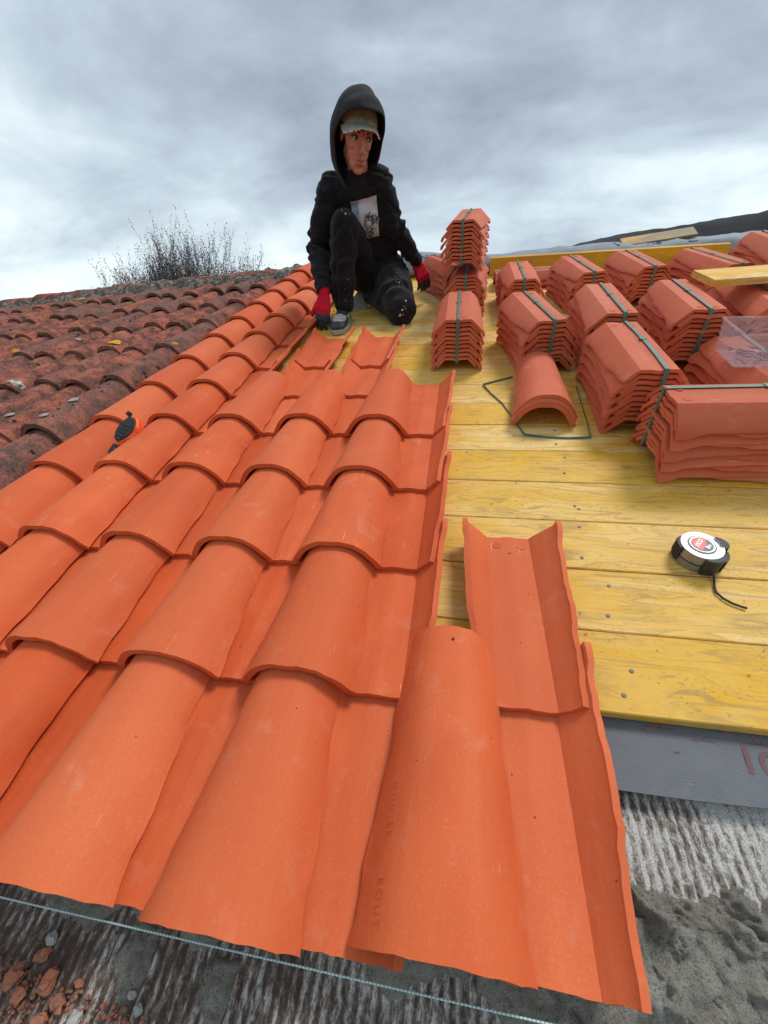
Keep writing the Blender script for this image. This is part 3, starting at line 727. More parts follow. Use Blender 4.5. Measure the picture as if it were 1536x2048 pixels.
bundle('front row bundle nearest the laid tiles, standing straight with strap down its face', -0.008, 1.545, 0, 10, seed=1)
bundle('lower bundle of the tall tower, under the topmost one', 0.030, 2.20, 4, 10, seed=2, far=True)
bundle('topmost bundle of the tall tower standing against the sky', 0.012, 2.19, 6, 11, z0=0.2, seed=3, pitch=.0155, far=True)
bundle('half hidden bundle by the gloved left hand, behind the tower', -0.085, 2.50, -28, 9, seed=4)
bundle('turned bundle right behind the three stacked cover tiles', 0.285, 1.50, -10, 10, seed=5, lean=-.006, far=True)
bundle('short bundle behind the turned one, right of the tower', 0.285, 2.14, 0, 9, seed=6, far=True)
bundle('bundle with two dimples on its near end, in the middle row', 0.535, 1.50, 1, 11, seed=7, lean=-.008)
bundle('bundle at the beam, left one of the back pair', 0.575, 2.20, -7, 9, seed=8, far=True)
bundle('bundle at the beam with dimples on its far end, right one of the back pair', 0.850, 2.24, -4, 9, seed=9, far=True)
bundle('large front bundle beside the sideways one, strap slack across its top', 0.512, 1.085, 0, 10, seed=10, slack=.006, sx=.012, lean=-.004, far=True)
bundle('bundle directly behind the clear plastic box', 0.790, 1.50, 2, 11, seed=11)
bundle('bundle beyond the loose plank, near the dark sheet', 1.160, 2.20, -10, 9, seed=12)
bundle('highest bundle at the right edge, below the dark sheet', 1.330, 2.06, 3, 14, seed=13)
bundle('bundle under the loose plank at the right edge', 1.060, 1.58, 2, 10, seed=14)
bundle('low bundle carrying the clear plastic box', 0.860, 1.10, 0, 6, seed=15, sx=.03)
bundle('low bundle lying crosswise in front of the beam', 0.375, 2.66, 88, 3, seed=16)
root, H15 = bundle('front right bundle lying sideways with its tile ends facing left', 0.672, 0.865, 88.5, 10, seed=17, sx=-.028, lean=.0)

# three nested cover tiles
rt = empty('cover_tile_stack', 'three nested cover tiles lying on the boards inside a cut green strap', 'tile stack', M=RM @ T(0.258, 1.118, 0, R(-3.2)))
for k in range(3):
    link('cover_tile', COVS[k % 2], rt, T(0.001 * k, 0.004 * k, 0.0145 + 0.0125 * k, R(.6) * (k - 1)))
bm = bmesh.new()
band(bm, [(0.20, 1.475, .003), (0.145, 1.445, .003), (0.090, 1.412, .0045), (0.118, 1.34, .002), (0.15, 1.27, .002), (0.172, 1.19, .0018), (0.202, 1.072, .0045), (0.26, 1.062, .0018), (0.32, 1.058, .0018), (0.383, 1.060, .0045), (0.392, 1.15, .0018), (0.398, 1.27, .002), (0.405, 1.39, .003)], (0, 0, 1), 0.0075, 0.0014)
tag(link('cut_strap', fin(bm, 'cut_strap', True, 60), M=RM, mats=STRAP), 'cut green packing strap lying open around the three cover tiles', 'strap')

# clear plastic box on the low bundle
bx = empty('plastic_box', 'clear scuffed plastic box with a black pencil, standing on the low bundle', 'box', M=RM @ T(0.868, 1.285, 0.1325, R(-3)))
bm = bmesh.new(); w, d, h, t_ = 0.120, 0.072, 0.088, 0.002
def tray(bm, w, d, h, t_, fl=1.12):
    def ring(s, z, o): return [bm.verts.new((x * (w + o) * s, y * (d + o) * s, z)) for x, y in ((-1, -1), (1, -1), (1, 1), (-1, 1))]
    r0 = ring(.90, 0, 0); r1 = ring(1.0, h, 0); r1b = ring(1.0, h, .004); r1c = ring(1.0, h + .003, .004); r2 = ring(1.0, h + .003, -t_); r3 = ring(.90, t_, -t_)
    for a, b in ((r0, r1), (r1, r1b), (r1b, r1c), (r1c, r2), (r2, r3)):
        for k in range(4): bm.faces.new((a[k], a[(k + 1) % 4], b[(k + 1) % 4], b[k]))
    bm.faces.new(r0[::-1]); bm.faces.new(r3)
tray(bm, w, d, h, t_); link('box_shell', fin(bm, 'box_shell', False), bx, T(0, 0, 0), CLEAR)
bm = bmesh.new(); tube(bm, [(-0.055, -.045, .088), (0.03, -.035, .089)], .003, 6); pc = link('marking_pencil', fin(bm, 'marking_pencil'), M=RM @ T(0.868, 1.285, 0.1325, R(-3)), mats=BLACKP)
tag(pc, 'black marking pencil lying across the rim of the plastic box', 'pencil')
bm = bmesh.new(); rnd = random.Random(8)
for k in range(60):
    box(bm, -.012, .012, -.002, .002, 0, .002, M=T(rnd.uniform(-.09, .09), rnd.uniform(-.045, .045), .003 + rnd.random() * .014, rnd.random() * 3, rnd.random() * .4))
tag(link('fixings', fin(bm, 'fixings', False), M=RM @ T(0.868, 1.285, 0.1325, R(-3)), mats=NAILM), kind='stuff')

# loose plank, beam, roll, dark sheet
pm = plank_mesh(0, 1.0, 0.150, 0.022, 77); pm.materials.append(WOOD)
tag(link('loose_plank', pm, M=RM @ T(0.858, 1.70, 0.2385, R(5))), 'loose pale yellow plank lying across the bundles at the right edge', 'plank')
pm = plank_mesh(0.0, 1.35, 0.100, 0.040, 78); pm.materials.append(BEAMW)
tag(link('ridge_beam', pm, M=RM @ T(0.175, 3.03, 0.0, R(-1)) @ Matrix.Rotation(R(90), 4, 'X')), 'orange yellow beam set on edge along the top of the boards', 'beam')
def roll(name, pts, rads, mat, label, cat, seg=20, amp=.012, flat=1.0, fs=9):
    bm = bmesh.new(); rings = []
    for i, p in enumerate(pts):
        ring = []
        for k in range(seg):
            a = 2 * math.pi * k / seg; n_ = noise.noise(Vector((p[0] * fs, math.cos(a) * 1.2, math.sin(a) * 1.2))) + .5 * noise.noise(Vector((p[0] * fs * 3, math.cos(a) * 3, math.sin(a) * 3)))
            r_ = rads[i] + amp * n_; ring.append(bm.verts.new((p[0], p[1] + r_ * math.cos(a) * flat, p[2] + r_ * math.sin(a))))
        rings.append(ring)
    for a, b in zip(rings, rings[1:]):
        for k in range(seg): bm.faces.new((a[k], a[(k + 1) % seg], b[(k + 1) % seg], b[k]))
    bm.faces.new(rings[0][::-1]); bm.faces.new(rings[-1])
    return tag(link(name, fin(bm, name, True, 60), M=RM, mats=mat), label, cat)
n = 90
mr = roll('membrane_roll', [(-0.62 + 3.0 * i / n, 3.17 + .02 * math.sin(i * .2), 0.045 + .012 * math.sin(i * .13)) for i in range(n + 1)], [0.066 + .010 * math.sin(i * .17 + 1) for i in range(n + 1)], MEMBL, 'light grey membrane roll with blue lettering along the ridge behind the beam', 'membrane roll', flat=1.5)
def on_roll(txt, size, u, ang=R(-12), mat=BLUEINK):
    tm = text_mesh(txt, size, 0.0001, .001, 1.1)
    bpy.context.view_layer.update()
    bv = BVHTree.FromPolygons([v.co for v in mr.data.vertices], [p.vertices for p in mr.data.polygons])
    d = Vector((0, 0.75, -0.65)).normalized()
    for vv in tm.vertices:
        lx, ly, lz = vv.co; o_ = Vector((u + lx, 2.85, 0.36 + ly * 1.0 + lx * -.05)); h_ = bv.ray_cast(o_, d)
        if h_[0]: vv.co = h_[0] - d * .002
    tm.materials.append(mat); link('lettering', tm, mr, T(0, 0, 0))
# letters are cast onto the roll's near face
on_roll('NS', 0.085, -0.245)
on_roll('V', 0.085, 0.95); on_roll('KS', 0.075, 1.15); on_roll('Z', 0.085, 1.36)
def sheet():
    bm = bmesh.new(); nu, nv = 90, 26; g = []
    for j in range(nv + 1):
        t = j / nv; row = []
        for i in range(nu + 1):
            s = i / nu; u = 0.50 + 2.9 * s
            crest = 0.055 + 0.295 * s + 0.008 * math.sin(s * 13) + .016 * noise.noise(Vector((u * 3, 0, 5)))
            z = 0.03 + (crest - .03) * math.sin(min(1, t * 1.5) * math.pi / 2) if t < .67 else crest - (t - .67) * .35
            z += 0.020 * noise.noise(Vector((u * 2.2, t * 3 + u * 1.6, 0))) + 0.006 * noise.noise(Vector((u * 5, t * 4 + u * 2, 0))) + .005 * noise.noise(Vector((u * 14, t * 9, 3)))
            z *= min(1, s * 9 + .1) 
            row.append(bm.verts.new((u, 3.22 + 0.35 * t + .01 * noise.noise(Vector((u * 6, t * 5, 8))), z)))
        g.append(row)
    for j in range(nv):
        for i in range(nu): bm.faces.new((g[j][i], g[j][i + 1], g[j + 1][i + 1], g[j + 1][i]))
    r_ = bmesh.ops.extrude_face_region(bm, geom=bm.faces[:]); bmesh.ops.translate(bm, vec=(0, .003, -.004), verts=[x for x in r_['geom'] if isinstance(x, bmesh.types.BMVert)])
    return fin(bm, 'dark_sheet', True, 60)
tag(link('dark_sheet', sheet(), M=RM, mats=TARP), 'heavy dark grey sheet bunched up along the ridge at the right', 'sheet')
pm = plank_mesh(0.0, 0.42, 0.085, 0.016, 79); pm.materials.append(GREYW)
tag(link('grey_board', pm, M=RM @ T(0.98, 3.12, 0.105, R(6), R(18), R(-4))), 'short weathered board lying on the dark sheet by the ridge', 'plank')

# ------------------------------------------------------------------ old roof
def w_old(u, v): return -0.018 * (v - 1) - 0.035 * (-u - 1.3) + 0.006 * math.sin(u * 2.1 + 1) + .004 * math.sin(v * 3 + u)
OC = [cover_mesh(60 + s, w0=0.082, w1=0.064, h0=0.064, h1=0.059, th=0.016, L_=0.46, mat=OLD, rough=1.6, nx=12, ny=8) for s in range(5)]
def old_channel(seed):
    rnd = random.Random(seed); p = rnd.uniform(0, 6)
    def f(s, t):
        hw = 0.070 + .012 * t; return hw * s, 0.045 * abs(s) ** 2 + 0.002 * math.sin(t * 7 + p)
    me = fin(solid(f, 5, 8, 0.46, .012, seed, .002), 'old_channel_tile'); me.materials.append(OLD); return me
OCH = [old_channel(80 + s) for s in range(2)]
oldr = empty('old_tile_roof', 'old weathered dark red barrel tile roof with lichen, left of the new tiles', 'roof')
rnd = random.Random(21); PU, POV = 0.1665, 0.385
def ridge_v(u): return 3.20 + 0.045 * (u + 1.3)
OCOLS = []
for c_ in range(20):
    u0 = -1.352 - PU * c_
    off = rnd.uniform(-.035, .035); 
    for r_ in range(-3, 7):
        v = 0.965 + POV * r_ + off + rnd.uniform(-.012, .012) - (.02 * c_ if c_ < 3 else .05)
        if v > ridge_v(u0) - .05 or v < -0.15: continue
        if v < 0.16 * max(0, c_ - 1) - 0.1: continue
        uu = u0 + 0.012 * (v - 1) * -1 + rnd.uniform(-.004, .004)
        for kind, du in ((0, 0), (1, PU / 2)):
            ww = w_old(uu + du, v)
            dz = 0.046 if kind == 0 else 0.016
            sl = math.atan(-0.018) - math.atan((0.020) / .46)
            me_ = OC[rnd.randrange(5)] if kind == 0 else OCH[rnd.randrange(2)]
            o = link('old_cover_tile' if kind == 0 else 'old_channel_tile', me_, oldr, T(uu + du, v - (0 if kind == 0 else .04), ww + dz + rnd.uniform(-.003, .003), rnd.uniform(-.025, .025), sl, rnd.uniform(-.04, .04)))
bm = bmesh.new()    # bedding under the old tiles
vs = [(-1.27, -0.3), (-5.2, -0.3), (-5.2, 3.15), (-1.27, 3.25)]
f_ = [bm.verts.new((a, b, w_old(a, b) - 0.012)) for a, b in vs]; f2 = [bm.verts.new((a, b, -0.35)) for a, b in vs]
bm.faces.new(f_)
for i in range(4): bm.faces.new((f_[i], f_[(i + 1) % 4], f2[(i + 1) % 4], f2[i]))
DARKB = m_simple('dark_roof_bedding', (0.035, 0.025, 0.02), .95, var=(.06, .045, .035))
link('roof_bedding', fin(bm, 'roof_bedding', False), oldr, T(0, 0, 0), DARKB)
# ridge: barrel caps bedded in mossy mortar
def cap_mesh(seed):
    p = random.Random(seed).uniform(0, 6)
    def f(s, t):
        a = s * 1.45; hw = .098 - .016 * t; return hw * math.sin(a), (.072 - .008 * t) * math.cos(a) + .003 * math.sin(t * 6 + p)
    me = fin(solid(f, 7, 12, 0.44, .013, seed, .003), 'ridge_cap'); me.materials.append(OLD); return me
CAPS = [cap_mesh(90 + s) for s in range(3)]
u = -0.86; k = 0
while u > -5.2:
    v = ridge_v(u) + .065; z = w_old(min(u, -1.2), v) + 0.045 + rnd.uniform(-.006, .006)
    link('ridge_cap', CAPS[k % 3], oldr, T(u - .40, v + .045 * -.4, z - .004, R(-90) + math.atan(.045) + rnd.uniform(-.03, .03), R(2.5), rnd.uniform(-.05, .05)) @ T(0, 0, 0))
    u -= 0.37; k += 1
bm = bmesh.new(); g = []; nu, nv = 420, 14
for j in range(nv + 1):
    row = []
    for i in range(nu + 1):
        u = -0.82 - 4.4 * i / nu; t = j / nv; v = ridge_v(u) - .15 + .30 * t
        z = w_old(min(u, -1.2), v) + .01 + .105 * math.sin(min(1, t * 1.35) * math.pi * .62) ** .7 + .024 * fr(u, v, 12, 4) + .007 * fr(u, v, 50, 3)
        row.append(bm.verts.new((u, v, z)))
    g.append(row)
for j in range(nv):
    for i in range(nu): bm.faces.new((g[j][i], g[j][i + 1], g[j + 1][i + 1], g[j + 1][i]))
def m_rm():
    M = Mat('mossy_mortar', 1.0); co = M.coords(per_object=False); a = M.noise(co, 30, 7, 0.72)
    c = M.ramp(a, [(0.36, (0.03, 0.027, 0.022)), (0.48, (0.075, 0.066, 0.055)), (0.57, (0.20, 0.18, 0.155)), (0.68, (0.33, 0.31, 0.27))])
    c = M.mix(M.ramp(M.noise(co, 9, 5, .6), [(0.56, 0.0), (0.66, 0.7)]), c, (0.05, 0.05, 0.025))
    M.color(c); M.bump(a, .01); return M.m
link('ridge_mortar', fin(bm, 'ridge_mortar', True, 180), oldr, T(0, 0, 0), m_rm())
# lichen patches and a pale stone on the old roof
dgx = bpy.context.evaluated_depsgraph_get; bpy.context.view_layer.update()
def old_hit(u, v):
    best = None
    for o in oldr.children:
        if not o.name.startswith('old_cover'): continue
        lx = o.matrix_local.inverted() @ Vector((u, v, 0))
        if abs(lx.x) < .08 and 0 < lx.y < .45:
            t = lx.y / .46; z = (o.matrix_local @ Vector((lx.x, lx.y, cover_z(lx.x, t, .082, .064, .070, .060)))).z
            best = z if best is None else max(best, z)
    return best
def lichen(u, v, r_, mat, name='lichen_patch'):
    z = old_hit(u, v)
    if z is None: return
    bm = bmesh.new(); n_ = 22; c0 = bm.verts.new((u, v, z + .003)); rings = []
    for q in (.5, 1.0):
        ring = []
        for k in range(n_):
            a = 2 * math.pi * k / n_; rr = r_ * q * (1 + .3 * noise.noise(Vector((math.cos(a) * 2, math.sin(a) * 2, u * 9))))
            x, y = u + rr * math.cos(a), v + rr * math.sin(a); zz_ = old_hit(x, y) or z
            ring.append(bm.verts.new((x, y, zz_ + (.003 if q < 1 else .0005))))
        rings.append(ring)
    for k in range(n_):
        bm.faces.new((c0, rings[0][k], rings[0][(k + 1) % n_])); bm.faces.new((rings[0][k], rings[1][k], rings[1][(k + 1) % n_], rings[0][(k + 1) % n_]))
    link(name, fin(bm, name), oldr, T(0, 0, 0), mat)
lichen(-1.60, 1.45, .026, LICH); lichen(-1.68, 1.78, .030, LICH); lichen(-1.355, 1.13, .018, LICHW); lichen(-1.352, 1.00, .014, LICHW)
lichen(-2.9, 2.95, .05, LICH); lichen(-1.52, 1.02, .016, LICHW)
lichen(-1.62, 2.05, .012, LICHW); lichen(-2.0, 1.9, .012, LICHW); lichen(-1.75, 1.08, .02, LICH)
SK = m_simple('pale_green_plaster', (0.52, 0.55, 0.45), .9, var=(.38, .42, .34), bumpsc=90, bd=.003)
o = link('plaster_scrap', chunk(44, .035, SK), M=RM @ T(-1.83, 1.325, w_old(-1.83, 1.32) + .085, 1))
tag(o, 'pale greenish scrap of plaster lying on the old tiles at the left edge', 'scrap')

# ------------------------------------------------------------------ chalk line reel
RZ = R(-38)
rl = empty('chalk_line_reel', 'orange and black chalk line reel lying between two rows of new cover tiles', 'chalk reel', M=RM @ T(-0.990, 0.935, 0.074, R(-14)) @ T(0, 0, 0, 0, R(26), R(14)))
def rounded(bm, pts, z0, z1, bev):
    a = [bm.verts.new((x, y, z0)) for x, y in pts]; b = [bm.verts.new((x, y, z1)) for x, y in pts]; n_ = len(pts)
    fs = [bm.faces.new(a[::-1]), bm.faces.new(b)] + [bm.faces.new((a[i], a[(i + 1) % n_], b[(i + 1) % n_], b[i])) for i in range(n_)]
    bmesh.ops.bevel(bm, geom=list(fs[0].edges) + list(fs[1].edges), offset=bev, segments=3, affect='EDGES')
def egg(sc, n_=26):
    pts = []
    for k in range(n_):
        a = 2 * math.pi * k / n_; y = math.cos(a); x = math.sin(a) * (1 - .32 * max(0, -y) ** 1.2) ; pts.append((x * .031 * sc, y * .052 * sc))
    return pts
bm = bmesh.new(); rounded(bm, egg(1.0), 0, .034, .006); link('body', fin(bm, 'body'), rl, T(0, 0, 0), ORANGE)
bm = bmesh.new(); rounded(bm, egg(.82), .0335, .039, .002)
for k in range(5): box(bm, -.016 + .0012 * k, .016 - .0012 * k, .010 - .012 * k, .016 - .012 * k, .038, .0412, .0008)
link('grip_pad', fin(bm, 'grip_pad'), rl, T(0, 0, 0), RUBBER)
bm = bmesh.new(); box(bm, -.014, .014, -.085, -.050, .004, .028, .004); link('nozzle', fin(bm, 'nozzle'), rl, T(0, 0, 0), RUBBER)
bm = bmesh.new(); box(bm, -.036, -.031, -.01, .055, .012, .018, .001); box(bm, -.047, -.036, .048, .062, .008, .022, .003); link('crank', fin(bm, 'crank'), rl, T(0, 0, 0), RUBBER)
bm = bmesh.new(); tube(bm, [(0, -.085, .018), (.006, -.10, .016), (-.004, -.112, .012), (-.010, -.105, .010)], .0014, 6); tube(bm, [(.004, -.08, .029), (.01, -.07, .033), (0, -.062, .031)], .0011, 6)
link('hook', fin(bm, 'hook'), rl, T(0, 0, 0), NAILM)

# ------------------------------------------------------------------ tape measure
tp = empty('tape_measure', 'chrome and black tape measure with red and black 8m badge and wrist cord', 'tape measure', M=RM @ T(0.484, 0.612, 0.001, R(-28)))
def disc(bm, r, z0, z1, n_=40, bev=.0, sx=1, sy=1, cx_=0, cy_=0):
    rounded(bm, [(cx_ + r * sx * math.cos(2 * math.pi * k / n_), cy_ + r * sy * math.sin(2 * math.pi * k / n_)) for k in range(n_)], z0, z1, bev)
bm = bmesh.new(); disc(bm, .0365, .019, .040, bev=.006); disc(bm, .0365, .002, .0155, bev=.003); link('case', fin(bm, 'case'), tp, T(0, 0, 0), CHROME)
bm = bmesh.new(); disc(bm, .0360, .0150, .0195, bev=.0005)
# corner bumpers
def sector(bm, a0, a1, r0, r1, z0, z1, n_=8, bev=.0015, corner=0):
    pts = [(r1 * math.cos(a0 + (a1 - a0) * k / n_) * (1 + corner * math.sin(math.pi * k / n_)), r1 * math.sin(a0 + (a1 - a0) * k / n_) * (1 + corner * math.sin(math.pi * k / n_))) for k in range(n_ + 1)]
    pts += [(r0 * math.cos(a1 + (a0 - a1) * k / n_), r0 * math.sin(a1 + (a0 - a1) * k / n_)) for k in range(n_ + 1)]
    rounded(bm, pts, z0, z1, bev)
sector(bm, R(165), R(222), .030, .0405, .004, .0385)
sector(bm, R(288), R(345), .029, .0425, .001, .0395, corner=.10)
sector(bm, R(18), R(66), .029, .0425, .004, .0400, corner=.20)
sector(bm, R(-20), R(25), .0325, .047, .001, .030, corner=.02)
for k in range(6):
    a = R(172 + 8 * k); box(bm, .0400, .0418, -.0012, .0012, .008, .034, M=Matrix.Rotation(a, 4, 'Z'))
link('rubber_grip', fin(bm, 'rubber_grip'), tp, T(0, 0, 0), RUBBER)
bm = bmesh.new(); disc(bm, .0240, .0398, .0408, bev=.0003); link('dark_ring', fin(bm, 'dark_ring'), tp, T(-.001, 0, 0), BLACKP)
bm = bmesh.new(); disc(bm, .0215, .0406, .0416, bev=.0003); link('bright_ring', fin(bm, 'bright_ring'), tp, T(-.001, 0, 0), CHROME)
bm = bmesh.new(); disc(bm, .0185, .0414, .0420, bev=.0002); bd_ = link('badge', fin(bm, 'badge'), tp, T(-.001, 0, 0), BLACKP)
bm = bmesh.new()
pts = [(.0178 * math.cos(a), .0178 * math.sin(a)) for a in (R(80 + 12.5 * k) for k in range(17))] + [(.003, -.014), (.0065, 0.0), (.004, .013)]
rounded(bm, pts, .0419, .0424, .0001); link('red_field', fin(bm, 'red_field', False), bd_, T(0, 0, 0), RED)
tm = text_mesh('XICO', .0105, .0002, .0005, .95); tm.materials.append(WHITE); link('lettering', tm, bd_, T(-.0055, 0, .0427, R(80)))
tm = text_mesh('8m', .0105, .0002, .0004); tm.materials.append(WHITE); link('lettering', tm, bd_, T(.0105, -.001, .0424, R(80)))
bm = bmesh.new(); box(bm, .044, .052, .012, .026, .006, .0075); box(bm, .0505, .052, .012, .026, .002, .0075); link('tape_hook', fin(bm, 'tape_hook', False), tp, T(0, 0, 0), NAILM)
def rl_pts():
    P = [(0.502, 0.578, .010), (0.499, 0.560, .004), (0.492, 0.540, .003), (0.490, 0.528, .003), (0.496, 0.515, .003), (0.507, 0.505, .003), (0.519, 0.499, .003), (0.528, 0.496, .003)]
    out_ = []
    for i in range(len(P) - 1):
        for k in range(5):
            t = k / 5; out_.append(Vector(P[i]).lerp(Vector(P[i + 1]), t))
    return out_
inv = (RM @ T(0.484, 0.612, 0.001, R(-28))).inverted() @ RM
bm = bmesh.new(); tube(bm, [inv @ p for p in rl_pts()], .0021, 8); link('wrist_cord', fin(bm, 'wrist_cord'), tp, T(0, 0, 0), BLACKP)
bm = bmesh.new(); tube(bm, [inv @ Vector(p) for p in ((0.5023, 0.580, .0105), (0.5, 0.566, .006))], .0026, 8); link('ferrule', fin(bm, 'ferrule'), tp, T(0, 0, 0), NAILM)

# ------------------------------------------------------------------ tree beyond the ridge
def tree():
    rd = random.Random(9); tr = bmesh.new(); tw = bmesh.new(); bd = bmesh.new()
    root = empty('bare_tree', 'leafless winter tree with dark buds, its top showing beyond the old ridge', 'tree', M=Matrix.Translation((-6.0, 9.2, -4.2)))
    tube(tr, [(0, 0, 0), (.06, .02, 1.4), (0, 0, 2.8)], [.19, .15, .13], 10)
    twigs = 0
    def twig(p, d, l, r_, dep):
        nonlocal twigs
        pts = [p.copy()]; q = p.copy(); dd = d.copy()
        for k in range(5):
            dd = (dd + Vector((rd.uniform(-.10, .10), rd.uniform(-.10, .10), .07))).normalized(); q = q + dd * l / 5; pts.append(q.copy())
        tube(tw, pts, [r_ * (1 - .75 * i / 5) for i in range(6)], 4 if dep else 5, False); twigs += 1
        if dep < 2:
            for i in range(1, 6):
                for _ in range(1 if dep else 2):
                    if rd.random() < .8:
                        s_ = (dd + Vector((rd.uniform(-.55, .55), rd.uniform(-.5, .5), rd.uniform(-.05, .35)))).normalized()
                        twig(pts[i], s_, l * rd.uniform(.35, .6), r_ * .55, dep + 1)
        for i in range(1, 6):
            for _ in range(1):
                if rd.random() < .55:
                    c_ = pts[i] + Vector((rd.uniform(-1, 1), rd.uniform(-1, 1), rd.uniform(-1, 1))) * .02; s_ = rd.uniform(.006, .014)
                    o_ = [bd.verts.new(c_ + Vector(x) * s_) for x in ((1, 0, 0), (0, 1, .3), (-.8, -.6, 0), (0, 0, 1.9))]
                    for f in ((0, 1, 3), (1, 2, 3), (2, 0, 3), (0, 2, 1)): bd.faces.new([o_[x] for x in f])
    for k in range(120):
        a = rd.uniform(-1, 1); sp = a * 1.42
        base = Vector((sp * .30, 0, 2.3 + rd.random() * .4)); el = Vector((sp * .95, rd.uniform(-.6, .6), 1.0)).normalized()
        top = Vector((sp * 1.02 + .0, rd.uniform(-.7, .7), 5.10 + .28 * math.cos(a * 1.5) - rd.random() * .45 - .12 * abs(a)))
        mid = base.lerp(top, .5) + Vector((sp * .22, 0, -.15))
        tube(tr, [base, mid, top], [.05, .030, .014], 5)
        for _ in range(3):
            dr = Vector((sp * .30 + rd.uniform(-.28, .28) + .02, rd.uniform(-.25, .25), 1)).normalized()
            twig(top.lerp(mid, rd.uniform(0, .55)), dr, rd.uniform(.65, 1.10) * (1.10 - .2 * abs(a)), .0050, 0)
    link('trunk', fin(tr, 'trunk'), root, T(0, 0, 0), BARK)
    t_ = link('twigs', fin(tw, 'twigs', False), root, T(0, 0, 0), BARK); t_['kind'] = 'stuff'
    b_ = link('buds', fin(bd, 'buds', False), root, T(0, 0, 0), BUD); b_['kind'] = 'stuff'
    print('twigs', twigs)
tree()
# ------------------------------------------------------------------ the kneeling roofer
def cap_(L_, a, b, ra, rb):
    a, b = Vector(a), Vector(b); d = (b - a).length; n_ = max(2, int(d / (min(ra, rb) * .28)) + 1)
    for k in range(n_ + 1):
        t = k / n_; L_.append((a.lerp(b, t), ra + (rb - ra) * t, None))
def ell_(L_, c, r_, rotm=None): L_.append((Vector(c), r_, rotm))
def chain(L_, *pr):
    for (a, ra), (b, rb) in zip(pr, pr[1:]): cap_(L_, a, b, ra, rb)
def fuse(L_, voxel, smooth=6, name='body'):
    bm = bmesh.new()
    for c, r_, rm_ in L_:
        q = bmesh.ops.create_icosphere(bm, subdivisions=2, radius=1)['verts']
        S_ = Matrix.Diagonal((*(r_ if isinstance(r_, (tuple, list)) else (r_,) * 3), 1))
        bmesh.ops.transform(bm, matrix=Matrix.Translation(c) @ (rm_.to_4x4() if rm_ else Matrix.Identity(4)) @ S_, verts=q)
    me = bpy.data.meshes.new(name); bm.to_mesh(me); bm.free()
    o = bpy.data.objects.new('fuse', me); C.objects.link(o)
    m = o.modifiers.new('r', 'REMESH'); m.mode = 'VOXEL'; m.voxel_size = voxel
    if smooth: s_ = o.modifiers.new('s', 'SMOOTH'); s_.factor = .5; s_.iterations = smooth
    dg = bpy.context.evaluated_depsgraph_get(); r_ = bpy.data.meshes.new_from_object(o.evaluated_get(dg)); bpy.data.objects.remove(o)
    for p in r_.polygons: p.use_smooth = True
    r_.name = name; return r_
def dent(me, fn):
    nrm = [v.normal.copy() for v in me.vertices]
    for v, n_ in zip(me.vertices, nrm): v.co += n_ * fn(v.co, n_)
def seg_t(p, a, b):
    a, b = Vector(a), Vector(b); d = b - a; t = (p - a).dot(d) / d.dot(d); return t, (p - (a + d * max(0, min(1, t)))).length
pz = lambda y: y * math.tan(PITCH)
PO = Vector((-.46, 2.12, pz(2.12)))
per = empty('person', 'person in black hood, pale cap and red gloves kneeling on the yellow boards', 'person', M=Matrix.Translation(PO))
def plink(name, me, mats=None, parent=None):
    if parent is None:
        for v in me.vertices: v.co -= PO
    return link(name, me, parent or per, T(0, 0, 0), mats)

pel = (-.465, 2.33, .875); rhip = (-.535, 2.31, .88); lhip = (-.395, 2.31, .875)
rkn = (-.562, 2.035, 1.055); rank = (-.604, 2.085, .725); lkn = (-.298, 2.035, .692); lank = (-.505, 2.345, .775)
belly = (-.475, 2.27, 1.00); chest = (-.495, 2.17, 1.13); upch = (-.51, 2.12, 1.215); nk = (-.492, 2.075, 1.285)
rsh = (-.632, 2.13, 1.222); rel = (-.742, 2.185, 1.00); rwr = (-.684, 2.012, .780)
lsh = (-.405, 2.115, 1.228); lel = (-.345, 2.185, 1.065); lwr = (-.247, 2.345, .925)
# --- body: one continuous skin with head
HC = Vector((-.472, 2.010, 1.372))                 # middle of the head
fwd = Vector((.42, -.76, -.47)).normalized(); rgt = fwd.cross(Vector((0.06, 0, 1))).normalized(); upv = rgt.cross(fwd)
HM = Matrix((rgt, fwd, upv)).transposed()          # head frame: x = his left->camera right?, y = forward, z = up
def hp(x, y, z): return HC + HM @ Vector((x, y, z))
B = []
chain(B, (pel, .075), (belly, .07), (chest, .07), (upch, .055), (nk, .048), (hp(0, -.02, -.06), .052))
chain(B, (rhip, .055), (rkn, .05), (rank, .038)); chain(B, (lhip, .055), (lkn, .05), (lank, .038))
chain(B, (upch, .05), (rsh, .045), (rel, .034), (rwr, .026)); chain(B, (upch, .05), (lsh, .045), (lel, .034), (lwr, .026))
def HE(x, y, z, rx_, ry_, rz_): f_ = 1.07 if z < .03 and abs(x) < .06 else 1.0; ell_(B, hp(x * f_, y, z), (rx_ * f_, ry_, rz_), HM)
HE(0, -.020, .035, .073, .092, .080)      # cranium
HE(0, .020, -.005, .057, .068, .072)      # face block
HE(0, .030, -.055, .046, .052, .050)      # lower face
HE(0, .040, -.088, .038, .040, .032)      # jaw
HE(0, .060, -.108, .023, .018, .017)      # chin
for s in (-1, 1):
    HE(s * .028, .055, -.026, .018, .018, .018)   # cheek bone
    HE(s * .022, .080, .024, .022, .012, .008)    # brow
    HE(s * .0095, .094, -.040, .0065, .008, .0065) # nostril
    HE(s * .064, -.022, -.012, .008, .016, .026)  # ear
for k in range(7): t = k / 6; HE(0, .083 + .021 * t, .012 - .048 * t, .0062 + .003 * t, .011, .008)
HE(0, .082, -.068, .020, .0095, .0058); HE(0, .080, -.081, .017, .0090, .0062)
body = fuse(B, .0038, 6, 'body')
